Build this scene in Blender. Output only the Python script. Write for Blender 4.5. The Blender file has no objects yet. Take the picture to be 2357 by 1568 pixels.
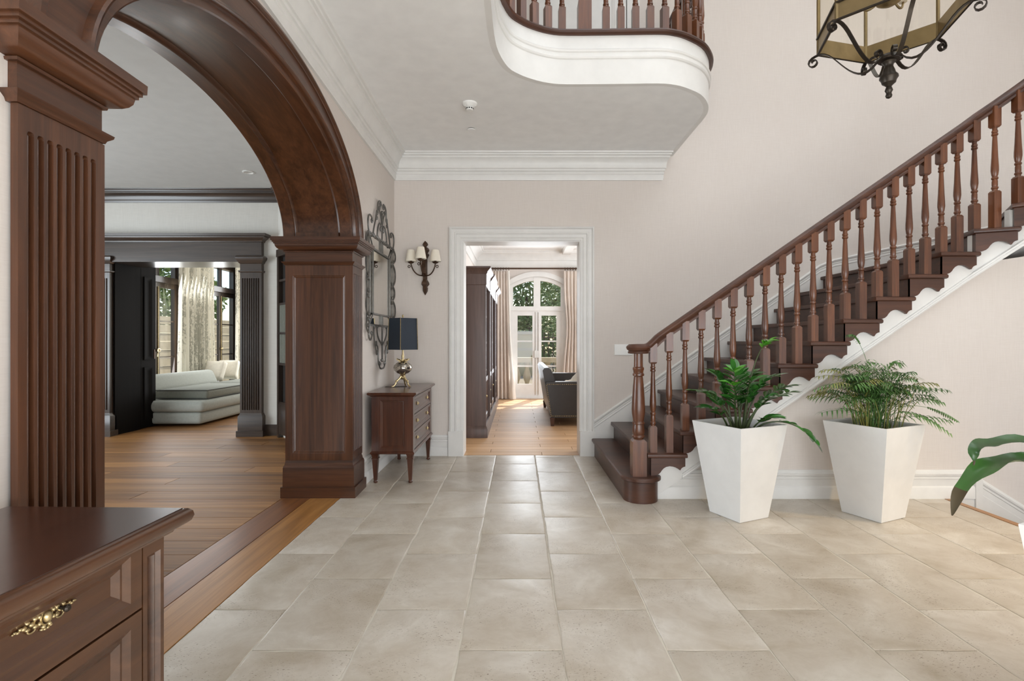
import bpy, bmesh, math, random
from mathutils import Vector, Matrix
random.seed(7)
PI = math.pi
scene = bpy.context.scene
col = scene.collection

# ------------------------------------------------------------------ camera
# room axes: X right, Y into the picture, Z up; eye 1.2 m above the stone floor
cam_d = bpy.data.cameras.new('camera')
cam = bpy.data.objects.new('camera', cam_d)
col.objects.link(cam)
cam_d.sensor_width = 36.0
cam_d.lens = 36.0 * 1200.0 / 2357.0
cam_d.shift_x = (1178.5 - 1193.0) / 2357.0
cam_d.shift_y = (785.0 - 784.0) / 2357.0
cam_d.clip_start = 0.05
cam_d.clip_end = 200
cam.location = (0, 0, 1.2)
cam.rotation_euler = (PI / 2, 0, 0)
scene.camera = cam

# ------------------------------------------------------------------ light
scene.view_settings.view_transform = 'Standard'
scene.view_settings.look = 'None'
scene.view_settings.gamma = 1.0
scene.view_settings.use_curve_mapping = False
scene.view_settings.exposure = 0.30

world = bpy.data.worlds.new('sky')
scene.world = world
world.use_nodes = True
wn = world.node_tree
wn.nodes.clear()
w_out = wn.nodes.new('ShaderNodeOutputWorld')
w_bg = wn.nodes.new('ShaderNodeBackground')
w_sky = wn.nodes.new('ShaderNodeTexSky')
w_sky.sky_type = 'NISHITA'
w_sky.sun_disc = False
w_sky.sun_elevation = math.radians(42)
w_sky.sun_rotation = math.radians(25)
w_bg.inputs['Strength'].default_value = 0.19
wn.links.new(w_sky.outputs[0], w_bg.inputs[0])
wn.links.new(w_bg.outputs[0], w_out.inputs[0])


def lamp(name, kind, energy, loc, target=None, color=(1, 1, 1), size=None, size_y=None, angle=None):
    d = bpy.data.lights.new(name, kind)
    d.energy = energy
    d.color = color
    if kind == 'AREA':
        d.shape = 'RECTANGLE'
        d.size = size
        d.size_y = size_y
    if kind == 'SUN':
        d.angle = angle
    if kind in ('POINT', 'SPOT') and size:
        d.shadow_soft_size = size
    o = bpy.data.objects.new(name, d)
    col.objects.link(o)
    o.location = loc
    if target is not None:
        o.rotation_euler = (Vector(target) - Vector(loc)).to_track_quat('-Z', 'Y').to_euler()
    return o


lamp('sun', 'SUN', 4.5, (6, 20, 14), (2.6, 10.2, 0.6), (1, 0.93, 0.82), angle=0.02)
fs = lamp('floor_bounce_spot', 'SPOT', 2500, (2.0, -2.9, 4.8), (0.9, -0.9, 0), (0.92, 0.96, 1.0), 0.1)  # added spot; its unseen floor patch bounces light up to the gallery ceiling
fs.data.spot_size = math.radians(42)
fs.data.spot_blend = 0.4
lamp('added_front_fill', 'AREA', 310, (1.6, -2.8, 1.2), (1.6, 4, 4.0), (0.86, 0.93, 1.0), 6.0, 3.0)  # added area fill before the solid front wall; no window is built there
lamp('added_overhead_fill', 'AREA', 84, (2.4, 1.5, 5.9), (2.4, 1.5, 0), (0.86, 0.93, 1.0), 4.0, 5.0)  # added overhead fill under the solid upper ceiling; there is no skylight
lamp('added_parlour_fill', 'AREA', 160, (-6.8, 3.2, 1.4), (-2, 3.6, 1.9), (0.84, 0.93, 1), 3.0, 2.2)  # added fill by the parlour's solid left wall; its window is only assumed
lamp('assumed_bay_back_daylight', 'AREA', 85, (-4.4, 11.6, 1.6), (-4.4, 8, 1.2), (0.95, 0.98, 1), 2.4, 2.2)  # added daylight fill inside the assumed, unseen back window of the bay
lamp('daylight_bay_side_window', 'AREA', 90, (-5.86, 9.3, 1.5), (-4, 9.3, 1.2), (0.95, 0.98, 1), 2.0, 2.6)
lamp('daylight_study_window', 'AREA', 32, (0.4, 10.6, 1.5), (0.4, 6, 1.2), (0.88, 0.94, 1), 1.2, 2.2)
lamp('study_side_fill', 'AREA', 115, (3.3, 8.2, 1.6), (0, 8.2, 1.6), (0.88, 0.94, 1), 3.0, 2.0)  # added soft fill for the study; no window built on this side
wl = lamp('assumed_stairwell_warm_lamp', 'SPOT', 170, (4.4, 2.0, 2.5), (2.9, 2.75, 0), (1, 0.74, 0.40), 0.12)  # assumed lamp out of view, inferred from the golden glow on the floor
wl.data.spot_size = math.radians(62)
wl.data.spot_blend = 1.0


# ------------------------------------------------------------------ materials
def lin(h):
    h = h.lstrip('#')
    out = []
    for i in (0, 2, 4):
        c = int(h[i:i + 2], 16) / 255
        out.append(c / 12.92 if c <= 0.04045 else ((c + 0.055) / 1.055) ** 2.4)
    return tuple(out) + (1.0,)


def new_mat(name):
    m = bpy.data.materials.new(name)
    m.use_nodes = True
    nt = m.node_tree
    return m, nt, nt.nodes['Principled BSDF']


def ramp(nt, fac, stops):
    r = nt.nodes.new('ShaderNodeValToRGB')
    el = r.color_ramp.elements
    el[0].position, el[0].color = stops[0]
    el[1].position, el[1].color = stops[-1]
    for p, c in stops[1:-1]:
        e = el.new(p)
        e.color = c
    nt.links.new(fac, r.inputs[0])
    return r.outputs[0]


def coords(nt, scale=(1, 1, 1), jitter=False, which='Object'):
    tc = nt.nodes.new('ShaderNodeTexCoord')
    mp = nt.nodes.new('ShaderNodeMapping')
    mp.inputs['Scale'].default_value = scale
    nt.links.new(tc.outputs[which], mp.inputs[0])
    if jitter:
        oi = nt.nodes.new('ShaderNodeObjectInfo')
        mul = nt.nodes.new('ShaderNodeMath')
        mul.operation = 'MULTIPLY'
        mul.inputs[1].default_value = 37.0
        nt.links.new(oi.outputs['Random'], mul.inputs[0])
        cmb = nt.nodes.new('ShaderNodeCombineXYZ')
        for i in range(3):
            nt.links.new(mul.outputs[0], cmb.inputs[i])
        nt.links.new(cmb.outputs[0], mp.inputs['Location'])
    return mp.outputs[0]


def noise(nt, vec, scale=5, detail=4, rough=0.55, dist=0.0):
    n = nt.nodes.new('ShaderNodeTexNoise')
    n.inputs['Scale'].default_value = scale
    n.inputs['Detail'].default_value = detail
    n.inputs['Roughness'].default_value = rough
    n.inputs['Distortion'].default_value = dist
    nt.links.new(vec, n.inputs['Vector'])
    return n.outputs['Fac']


def mixc(nt, fac, a, b, mode='MIX'):
    m = nt.nodes.new('ShaderNodeMix')
    m.data_type = 'RGBA'
    m.blend_type = mode
    for inp, v in ((m.inputs[0], fac), (m.inputs[6], a), (m.inputs[7], b)):
        if hasattr(v, 'is_linked'):
            nt.links.new(v, inp)
        else:
            inp.default_value = v
    return m.outputs[2]


def bump(nt, bsdf, height, strength=0.2, dist=0.01):
    b = nt.nodes.new('ShaderNodeBump')
    b.inputs['Strength'].default_value = strength
    b.inputs['Distance'].default_value = dist
    nt.links.new(height, b.inputs['Height'])
    nt.links.new(b.outputs[0], bsdf.inputs['Normal'])


def plain(name, c, rough=0.5, metal=0.0, spec=0.5, coat=0.0, var=0.0, scale=8.0):
    m, nt, b = new_mat(name)
    b.inputs['Roughness'].default_value = rough
    b.inputs['Metallic'].default_value = metal
    b.inputs['Specular IOR Level'].default_value = spec
    b.inputs['Coat Weight'].default_value = coat
    b.inputs['Coat Roughness'].default_value = 0.12
    base = lin(c)
    n = noise(nt, coords(nt), scale, 3)
    v = max(var, 0.03)
    lo = tuple(x * (1 - v) for x in base[:3]) + (1,)
    hi = tuple(min(1, x * (1 + v)) for x in base[:3]) + (1,)
    nt.links.new(ramp(nt, n, [(0.3, lo), (0.7, hi)]), b.inputs['Base Color'])
    return m


def wood(name, dark, mid, light, stretch=(1, 1, 0.08), scale=26, rough=0.34, coat=0.28, jitter=False, tint=0.0, bumpy=0.08):
    m, nt, b = new_mat(name)
    vec = coords(nt, stretch, jitter)
    n1 = noise(nt, vec, scale, 6, 0.65, 0.6)
    n2 = noise(nt, vec, scale * 0.22, 3, 0.5, 1.2)
    c1 = ramp(nt, n1, [(0.25, lin(dark)), (0.5, lin(mid)), (0.78, lin(light))])
    c2 = ramp(nt, n2, [(0.3, lin(dark)), (0.7, lin(light))])
    c = mixc(nt, 0.35, c1, c2)
    if tint:
        oi = nt.nodes.new('ShaderNodeObjectInfo')
        t = ramp(nt, oi.outputs['Random'], [(0.0, (1 - tint, 1 - tint * 1.1, 1 - tint * 1.2, 1)), (1.0, (1 + tint, 1 + tint, 1 + tint, 1))])
        c = mixc(nt, 1.0, c, t, 'MULTIPLY')
    nt.links.new(c, b.inputs['Base Color'])
    b.inputs['Roughness'].default_value = rough
    b.inputs['Coat Weight'].default_value = coat
    b.inputs['Coat Roughness'].default_value = 0.18
    bump(nt, b, n1, bumpy, 0.004)
    return m


M = {}
M['mahogany'] = wood('mahogany_vertical', '#26140b', '#4a2b19', '#6d442b', (1, 1, 0.045), 36, bumpy=0.14)
M['mahogany_y'] = wood('mahogany_along_depth', '#26140b', '#4a2b19', '#6d442b', (1, 0.045, 1), 36, bumpy=0.14)
M['mahogany_x'] = wood('mahogany_across', '#26140b', '#472817', '#643d26', (0.045, 1, 1), 36, bumpy=0.14)
M['stair_wood'] = wood('stair_wood', '#2a160e', '#482819', '#603b28', (0.06, 0.3, 1), 24, 0.42, 0.12)
M['baluster_wood'] = wood('baluster_wood', '#34190d', '#5c331d', '#83502f', (1, 1, 0.07), 34, 0.34, 0.35, True, 0.16)
M['dark_wood'] = wood('parlour_dark_wood', '#241c17', '#3c3029', '#54463b', (1, 1, 0.05), 28, 0.3, 0.3)
M['dark_wood_x'] = wood('parlour_dark_wood_across', '#241c17', '#3c3029', '#54463b', (0.05, 1, 1), 28, 0.3, 0.3)
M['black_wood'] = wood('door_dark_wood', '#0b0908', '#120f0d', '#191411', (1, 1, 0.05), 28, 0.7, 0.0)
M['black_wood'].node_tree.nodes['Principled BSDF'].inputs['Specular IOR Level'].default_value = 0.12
M['chest_wood'] = wood('chest_wood', '#2c190e', '#4c2e1b', '#66432a', (1, 0.06, 1), 20, 0.3, 0.4)
M['chest_top'] = wood('chest_top_wood', '#20120d', '#382018', '#4a2c20', (1, 0.08, 1), 18, 0.25, 0.5)
M['console_wood'] = wood('console_wood', '#2a160f', '#4a281a', '#633824', (1, 1, 0.06), 24, 0.28, 0.45)
M['oak_floor'] = wood('oak_plank', '#54351b', '#8e6032', '#b4854f', (0.045, 1, 1), 22, 0.5, 0.0, True, 0.26, 0.08)
M['oak_border_dark'] = wood('oak_border_plank_dark', '#4a2b16', '#764724', '#98643a', (1, 0.045, 1), 22, 0.38, 0.08, True, 0.08, 0.08)
M['oak_border'] = wood('oak_border_plank', '#674322', '#9e6b36', '#c08e54', (1, 0.045, 1), 22, 0.38, 0.08, True, 0.05, 0.08)
M['study_floor'] = wood('study_plank', '#a67f5a', '#c29a70', '#d3ae86', (0.05, 1, 1), 12, 0.5, 0.0, True, 0.08, 0.04)
M['bookcase_wood'] = wood('study_bookcase_wood', '#33241d', '#56413a', '#70584e', (1, 1, 0.05), 22, 0.4, 0.15)

M['white'] = plain('white_trim_paint', '#e6e4e0', 0.38, var=0.01)
M['ceiling'] = plain('ceiling_paint', '#f4f3f1', 0.8, var=0.01)
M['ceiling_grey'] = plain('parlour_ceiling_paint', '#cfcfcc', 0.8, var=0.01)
M['white_pot'] = plain('white_lacquer_planter', '#e6e5e3', 0.25, coat=0.3, var=0.01)
M['iron'] = plain('pewter_iron', '#6f6d69', 0.42, 0.75, var=0.2, scale=30)
M['black_iron'] = plain('blackened_iron', '#3c352e', 0.38, 0.7, var=0.2, scale=30)
M['brass'] = plain('aged_brass', '#9c8a66', 0.36, 0.9, var=0.15, scale=12)
M['gold'] = plain('antique_gold', '#c0ad84', 0.34, 0.9, var=0.25, scale=40)
M['chrome'] = plain('nickel', '#dcdad5', 0.4, 0.8)
M['bronze'] = plain('dark_bronze', '#4b3526', 0.45, 0.5, var=0.25, scale=40)
M['cream_shade'] = plain('cream_lampshade', '#f3ead9', 0.8)
M['navy'] = plain('navy_shade', '#26303c', 0.6, var=0.06)
M['soil'] = plain('soil', '#3a2a1e', 0.9, var=0.4, scale=60)
M['leather'] = plain('dark_leather', '#27211d', 0.45, coat=0.05, var=0.1, scale=20)
M['plastic'] = plain('white_plastic', '#f1f0ec', 0.35)
M['black'] = plain('black_detail', '#151311', 0.5)
M['fabric_grey'] = plain('grey_upholstery', '#aeb1a9', 0.9, var=0.06, scale=40)
M['fabric_dark'] = plain('grey_green_upholstery', '#83857b', 0.9, var=0.06, scale=40)
M['cream_cloth'] = plain('cream_cloth', '#e6dfd0', 0.9, var=0.06, scale=30)
M['pipe_dark'] = plain('dark_piping', '#4c4d48', 0.8)
M['stone'] = plain('garden_stone', '#b5aa90', 0.9, var=0.12, scale=5)
M['stucco'] = plain('pale_stucco', '#b3a67c', 0.9, var=0.06, scale=3)
M['bark'] = plain('bark', '#5a4a3b', 0.9, var=0.3, scale=18)
M['gravel'] = plain('gravel_ground', '#9c917c', 0.95, var=0.2, scale=12)
M['reflection_grey'] = plain('painted_reflection', '#8f8b88', 0.6)
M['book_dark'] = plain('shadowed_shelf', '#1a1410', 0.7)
M['upper_floor'] = plain('upstairs_carpet', '#b9aa98', 0.95)


def wallpaper(name, a, b_):
    m, nt, b = new_mat(name)
    v = coords(nt, (60, 60, 2.5))
    h = coords(nt, (3, 3, 90))
    n1 = noise(nt, v, 3.0, 3)
    n2 = noise(nt, h, 3.0, 3)
    n3 = noise(nt, coords(nt), 1.1, 2)
    s = nt.nodes.new('ShaderNodeMath')
    s.operation = 'ADD'
    nt.links.new(n1, s.inputs[0])
    nt.links.new(n2, s.inputs[1])
    h2 = nt.nodes.new('ShaderNodeMath')
    h2.operation = 'MULTIPLY'
    h2.inputs[1].default_value = 0.5
    nt.links.new(s.outputs[0], h2.inputs[0])
    c = ramp(nt, h2.outputs[0], [(0.3, lin(a)), (0.7, lin(b_))])
    d = ramp(nt, n3, [(0.3, (0.97, 0.96, 0.955, 1)), (0.7, (1, 1, 1, 1))])
    nt.links.new(mixc(nt, 1.0, c, d, 'MULTIPLY'), b.inputs['Base Color'])
    b.inputs['Roughness'].default_value = 0.75
    b.inputs['Specular IOR Level'].default_value = 0.25
    bump(nt, b, h2.outputs[0], 0.03, 0.002)
    return m


M['wallpaper'] = wallpaper('linen_wallpaper', '#dbd2ca', '#e3dbd4')
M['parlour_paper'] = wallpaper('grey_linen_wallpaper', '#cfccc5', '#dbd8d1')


def travertine():
    m, nt, b = new_mat('travertine')
    vec = coords(nt, (1, 1, 1), True)
    n1 = noise(nt, vec, 3.0, 6, 0.6, 0.6)
    n2 = noise(nt, vec, 11, 5, 0.7, 0.8)
    c = ramp(nt, n1, [(0.30, lin('#a5967f')), (0.45, lin('#bfb4a5')), (0.55, lin('#c8bfb2')), (0.70, lin('#ded8cf'))])
    c2 = ramp(nt, n2, [(0.3, lin('#b3a797')), (0.6, lin('#cbc2b6'))])
    c = mixc(nt, 0.4, c, c2)
    pv = coords(nt, (1.0, 2.2, 1), True)
    p1 = noise(nt, pv, 95, 2, 0.5)
    p2 = noise(nt, vec, 4.5, 2, 0.5)
    ra = ramp(nt, p1, [(0.635, (0, 0, 0, 1)), (0.685, (1, 1, 1, 1))])
    rb = ramp(nt, p2, [(0.44, (0, 0, 0, 1)), (0.60, (1, 1, 1, 1))])
    pit = mixc(nt, 1.0, ra, rb, 'MULTIPLY')
    c = mixc(nt, pit, c, lin('#83735f'))
    oi = nt.nodes.new('ShaderNodeObjectInfo')
    t = ramp(nt, oi.outputs['Random'], [(0.0, (0.93, 0.92, 0.90, 1)), (0.5, (0.99, 0.98, 0.96, 1)), (1.0, (1.03, 1.03, 1.03, 1))])
    c = mixc(nt, 1.0, c, t, 'MULTIPLY')
    nt.links.new(c, b.inputs['Base Color'])
    b.inputs['Roughness'].default_value = 0.33
    b.inputs['Specular IOR Level'].default_value = 0.4
    inv = nt.nodes.new('ShaderNodeMath')
    inv.operation = 'SUBTRACT'
    inv.inputs[0].default_value = 1.0
    nt.links.new(pit, inv.inputs[1])
    bump(nt, b, inv.outputs[0], 0.25, 0.004)
    return m


M['travertine'] = travertine()
M['grout'] = plain('pale_grout', '#d9d2c4', 0.85, var=0.06, scale=20)


def glass(name, fac=0.025, tint=(1, 1, 1, 1)):
    m = bpy.data.materials.new(name)
    m.use_nodes = True
    nt = m.node_tree
    nt.nodes.clear()
    o = nt.nodes.new('ShaderNodeOutputMaterial')
    t = nt.nodes.new('ShaderNodeBsdfTransparent')
    t.inputs[0].default_value = tint
    g = nt.nodes.new('ShaderNodeBsdfGlossy')
    g.inputs['Roughness'].default_value = 0.03
    mx = nt.nodes.new('ShaderNodeMixShader')
    mx.inputs[0].default_value = fac
    nt.links.new(t.outputs[0], mx.inputs[1])
    nt.links.new(g.outputs[0], mx.inputs[2])
    nt.links.new(mx.outputs[0], o.inputs[0])
    return m


M['glass'] = glass('window_glass')
M['lantern_glass'] = glass('lantern_glass', 0.06, (0.98, 0.97, 0.94, 1))
M['mirror'] = plain('mirror_silver', '#dedcd6', 0.03, 1.0)
M['mercury'] = plain('mercury_glass', '#b9b3a8', 0.12, 0.9, var=0.35, scale=25)


def leaf_mat(name, a, b_, rough=0.3, coat=0.3):
    m, nt, b = new_mat(name)
    n = noise(nt, coords(nt, (1, 1, 1), True), 3.0, 3)
    oi = nt.nodes.new('ShaderNodeObjectInfo')
    c = ramp(nt, n, [(0.3, lin(a)), (0.7, lin(b_))])
    t = ramp(nt, oi.outputs['Random'], [(0, (0.75, 0.8, 0.75, 1)), (1, (1.15, 1.15, 1.05, 1))])
    nt.links.new(mixc(nt, 1.0, c, t, 'MULTIPLY'), b.inputs['Base Color'])
    b.inputs['Roughness'].default_value = rough
    b.inputs['Coat Weight'].default_value = coat
    return m


M['zz_leaf'] = leaf_mat('glossy_green_leaf', '#24521f', '#3f7a30', 0.25, 0.4)
M['zz_new'] = leaf_mat('fresh_green_leaf', '#3f8a22', '#63a934', 0.25, 0.4)
M['zz_stem'] = plain('green_stem', '#3c4a22', 0.5, var=0.2)
M['palm'] = leaf_mat('palm_leaf', '#3a6030', '#628a48', 0.45, 0.1)
M['palm_dry'] = leaf_mat('palm_leaf_olive', '#6a6c34', '#8b8a48', 0.5, 0.05)
M['lily'] = leaf_mat('lily_leaf', '#1e3d20', '#3f6a2c', 0.35, 0.2)
M['lily_brown'] = leaf_mat('dried_leaf_tip', '#33301a', '#55402a', 0.6, 0.0)
M['tree_a'] = leaf_mat('garden_leaf_green', '#5c7a40', '#9aab68', 0.6, 0)
M['tree_b'] = leaf_mat('garden_leaf_blue', '#7c9684', '#a9bda8', 0.6, 0)
M['tree_c'] = leaf_mat('garden_leaf_olive', '#6d6a44', '#a59a62', 0.6, 0)


def floral():
    m, nt, b = new_mat('floral_curtain_linen')
    v = coords(nt, (1, 1, 0.5))
    n1 = noise(nt, v, 26, 5, 0.75, 1.2)
    n2 = noise(nt, coords(nt, (1, 1, 0.06)), 9.0, 2)
    mul = nt.nodes.new('ShaderNodeMath')
    mul.operation = 'MULTIPLY'
    nt.links.new(n1, mul.inputs[0])
    nt.links.new(n2, mul.inputs[1])
    f = ramp(nt, mul.outputs[0], [(0.255, (0, 0, 0, 1)), (0.30, (1, 1, 1, 1))])
    nt.links.new(mixc(nt, f, lin('#e4dfd0'), lin('#a9a698')), b.inputs['Base Color'])
    b.inputs['Roughness'].default_value = 0.9
    return m


M['floral'] = floral()
M['beige_drape'] = plain('beige_silk_drape', '#d9cdc2', 0.6, var=0.05, scale=4)
M['drape_lining'] = plain('pale_drape_lining', '#e6e2da', 0.8)


# ------------------------------------------------------------------ mesh kit
def V(*a):
    return Vector(a)


class MB:
    def __init__(self):
        self.v, self.f = [], []

    def add(self, vs, fs):
        o = len(self.v)
        self.v += [tuple(p) for p in vs]
        self.f += [tuple(i + o for i in f) for f in fs]
        return self

    def box(self, x0, x1, y0, y1, z0, z1, mtx=None):
        p = [V(x, y, z) for z in (z0, z1) for y in (y0, y1) for x in (x0, x1)]
        if mtx is not None:
            p = [mtx @ q for q in p]
        return self.add(p, [(0, 2, 3, 1), (4, 5, 7, 6), (0, 1, 5, 4), (2, 6, 7, 3), (0, 4, 6, 2), (1, 3, 7, 5)])

    def rings(self, rings, closed_ring=True, closed_path=False, caps=True):
        n, m = len(rings[0]), len(rings)
        vs = [p for r in rings for p in r]
        fs = []
        for i in range(m if closed_path else m - 1):
            a, b = i * n, ((i + 1) % m) * n
            for j in range(n if closed_ring else n - 1):
                k = (j + 1) % n
                fs.append((a + j, a + k, b + k, b + j))
        if caps and closed_ring and not closed_path:
            fs.append(tuple(range(n - 1, -1, -1)))
            fs.append(tuple(range((m - 1) * n, m * n)))
        return self.add(vs, fs)

    def prism(self, poly, fn, d0, d1):
        return self.rings([[fn(a, b, d0) for a, b in poly], [fn(a, b, d1) for a, b in poly]])

    def lathe(self, prof, c=(0, 0, 0), n=20, mtx=None):
        rs = []
        for r, z in prof:
            ring = [V(c[0] + r * math.cos(2 * PI * i / n), c[1] + r * math.sin(2 * PI * i / n), c[2] + z) for i in range(n)]
            if mtx is not None:
                ring = [mtx @ p for p in ring]
            rs.append(ring)
        return self.rings(rs)

    def tube(self, path, r, n=8, closed=False, flat=None, up=None):
        """round tube, or a flat bar when flat=(width, thickness)"""
        path = [Vector(p) for p in path]
        m = len(path)
        rs = []
        prev = None
        for i, p in enumerate(path):
            if closed:
                t = path[(i + 1) % m] - path[i - 1]
            else:
                t = path[min(i + 1, m - 1)] - path[max(i - 1, 0)]
            if t.length < 1e-9:
                t = V(0, 0, 1)
            t.normalize()
            if up is not None:
                a = Vector(up) - t * Vector(up).dot(t)
            elif prev is None:
                a = t.orthogonal()
            else:
                a = prev - t * prev.dot(t)
            if a.length < 1e-6:
                a = t.orthogonal()
            a.normalize()
            prev = a
            b = t.cross(a)
            if flat:
                w, h = flat[0] / 2, flat[1] / 2
                rs.append([p + a * w + b * h, p - a * w + b * h, p - a * w - b * h, p + a * w - b * h])
            else:
                rr = r[i] if isinstance(r, (list, tuple)) else r
                rs.append([p + (a * math.cos(2 * PI * k / n) + b * math.sin(2 * PI * k / n)) * rr for k in range(n)])
        return self.rings(rs, True, closed)

    def molding(self, p0, p1, A, B, prof, m0=0.0, m1=0.0):
        p0, p1, A, B = Vector(p0), Vector(p1), Vector(A), Vector(B)
        d = (p1 - p0).normalized()
        return self.rings([[p0 + A * a + B * b + d * (m0 * a) for a, b in prof],
                           [p1 + A * a + B * b + d * (m1 * a) for a, b in prof]])

    def band(self, x0, x1, y0, y1, prof, mtx=None):
        """moulding run round a rectangle; prof = (outset, z) from bottom to top"""
        rs = []
        for o, z in prof:
            r = [V(x0 - o, y0 - o, z), V(x1 + o, y0 - o, z), V(x1 + o, y1 + o, z), V(x0 - o, y1 + o, z)]
            if mtx is not None:
                r = [mtx @ p for p in r]
            rs.append(r)
        return self.rings(rs)

    def panel(self, O, U, W, N, w, h, st, bev, d):
        """framed panel: rails stand d proud of the sunk field; st = (left, right, bottom, top)"""
        O, U, W, N = Vector(O), Vector(U), Vector(W), Vector(N)

        def rect(l, r, b, t, n):
            return [O + U * a + W * c + N * n for a, c in ((l, b), (w - r, b), (w - r, h - t), (l, h - t))]
        l, r, b, t = st
        rs = [rect(0, 0, 0, 0, 0), rect(0, 0, 0, 0, d), rect(l, r, b, t, d),
              rect(l + bev * .4, r + bev * .4, b + bev * .4, t + bev * .4, d * .55),
              rect(l + bev * .6, r + bev * .6, b + bev * .6, t + bev * .6, d * .6),
              rect(l + bev, r + bev, b + bev, t + bev, d * .12)]
        return self.rings(rs)

    def ball(self, c, r, nu=8, nv=6, mtx=None):
        rx, ry, rz = (r, r, r) if not isinstance(r, (tuple, list)) else r
        rs = []
        for j in range(nv + 1):
            a = PI * j / nv - PI / 2
            ca, sa = max(math.cos(a), 0.02), math.sin(a)
            ring = [V(rx * ca * math.cos(2 * PI * i / nu), ry * ca * math.sin(2 * PI * i / nu), rz * sa) for i in range(nu)]
            if mtx is not None:
                ring = [mtx @ p for p in ring]
            rs.append([p + Vector(c) for p in ring])
        return self.rings(rs)


def make_mesh(name, mb, mat, smooth=True, ang=35):
    me = bpy.data.meshes.new(name)
    me.from_pydata(mb.v, [], mb.f)
    me.update()
    bm = bmesh.new()
    bm.from_mesh(me)
    bmesh.ops.recalc_face_normals(bm, faces=bm.faces)
    bm.to_mesh(me)
    bm.free()
    if smooth:
        me.polygons.foreach_set('use_smooth', [True] * len(me.polygons))
        me.set_sharp_from_angle(angle=math.radians(ang))
    if mat is not None:
        me.materials.append(M[mat] if isinstance(mat, str) else mat)
    return me


def attach(o, parent):
    if parent is not None:
        o.parent = parent
        if parent.type == 'EMPTY' and parent.parent is None:
            o.matrix_parent_inverse = Matrix.Translation(-parent.location)


def obj(name, mb, mat, parent=None, smooth=True, ang=35):
    me = mb if isinstance(mb, bpy.types.Mesh) else make_mesh(name, mb, mat, smooth, ang)
    o = bpy.data.objects.new(name, me)
    col.objects.link(o)
    attach(o, parent)
    return o


def tag(o, label, cat, group=None, kind=None):
    o['label'] = label
    o['category'] = cat
    if group:
        o['group'] = group
    if kind:
        o['kind'] = kind
    return o


def thing(name, loc, label, cat, group=None, kind=None):
    o = bpy.data.objects.new(name, None)
    col.objects.link(o)
    o.location = loc
    o.empty_display_size = 0.1
    return tag(o, label, cat, group, kind)


def struct(name, mb, mat, label, cat, smooth=False):
    return tag(obj(name, mb, mat, None, smooth), label, cat, kind='structure')


def clone(o, parent, mtx):
    c = o.copy()
    col.objects.link(c)
    c.parent = parent
    c.matrix_parent_inverse = o.matrix_parent_inverse
    c.matrix_basis = mtx
    return c


def soft_box(name, x0, x1, y0, y1, z0, z1, r, mat, parent=None, seg=3, mtx=None, puff=0.0):
    bm = bmesh.new()
    bmesh.ops.create_cube(bm, size=1)
    for v in bm.verts:
        v.co = V(x0 + (v.co.x + .5) * (x1 - x0), y0 + (v.co.y + .5) * (y1 - y0), z0 + (v.co.z + .5) * (z1 - z0))
    if puff:
        bmesh.ops.subdivide_edges(bm, edges=bm.edges[:], cuts=5, use_grid_fill=True)
        cx, cy, cz = (x0 + x1) / 2, (y0 + y1) / 2, (z0 + z1) / 2
        hx, hy, hz = (x1 - x0) / 2, (y1 - y0) / 2, (z1 - z0) / 2
        for v in bm.verts:
            u, w, t = (v.co.x - cx) / hx, (v.co.y - cy) / hy, (v.co.z - cz) / hz
            k = (1 - u * u) * (1 - w * w)
            v.co.z = cz + hz * t * (0.75 + puff * k)
            v.co.x -= u * abs(t) * hx * 0.04
    else:
        bmesh.ops.bevel(bm, geom=bm.edges[:], offset=r, segments=seg, profile=0.5, affect='EDGES')
    if mtx is not None:
        bmesh.ops.transform(bm, matrix=mtx, verts=bm.verts)
    me = bpy.data.meshes.new(name)
    bm.to_mesh(me)
    bm.free()
    me.polygons.foreach_set('use_smooth', [True] * len(me.polygons))
    if not puff:
        me.set_sharp_from_angle(angle=math.radians(50))
    me.materials.append(M[mat])
    return obj(name, me, None, parent)


def curl(path, r, side, at_end=True, turns=1.2, n=14):
    """append a tightening spiral to a 2-D path; side +1 turns left"""
    pts = [Vector(p) for p in (path if at_end else path[::-1])]
    t = (pts[-1] - pts[-2]).normalized()
    nrm = Vector((-t.y, t.x)) * side
    c = pts[-1] + nrm * r
    a0 = math.atan2(-nrm.y, -nrm.x)
    for i in range(1, n + 1):
        k = i / n
        rr = r * (1 - 0.62 * k)
        a = a0 + side * turns * 2 * PI * k
        pts.append(Vector((c.x + rr * math.cos(a), c.y + rr * math.sin(a))))
    return pts if at_end else pts[::-1]


def bez(p0, p1, p2, p3, n=12):
    out = []
    for i in range(n + 1):
        t = i / n
        out.append(Vector(p0) * (1 - t) ** 3 + Vector(p1) * 3 * t * (1 - t) ** 2 + Vector(p2) * 3 * t * t * (1 - t) + Vector(p3) * t ** 3)
    return out

# ------------------------------------------------------------------ the setting: hall shell
XW, XF = -1.30, -1.275          # hall face of the left wall / of the arch surround
XB = -1.80                      # parlour face of the same wall
YB = 5.46                       # back wall
ZC = 3.14                       # ceiling under the gallery
Z2 = 3.54                       # gallery floor
AC, AI, AO = 2.765, 1.235, 1.46   # arch centre along depth, inner and outer half widths
BI, BO, SP = 0.635, 0.825, 1.988  # inner and outer rise, springing height


def arch_pt(s, t):
    a, b = AI + (AO - AI) * s, BI + (BO - BI) * s
    return AC - a * math.cos(t), SP + b * math.sin(t)


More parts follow.
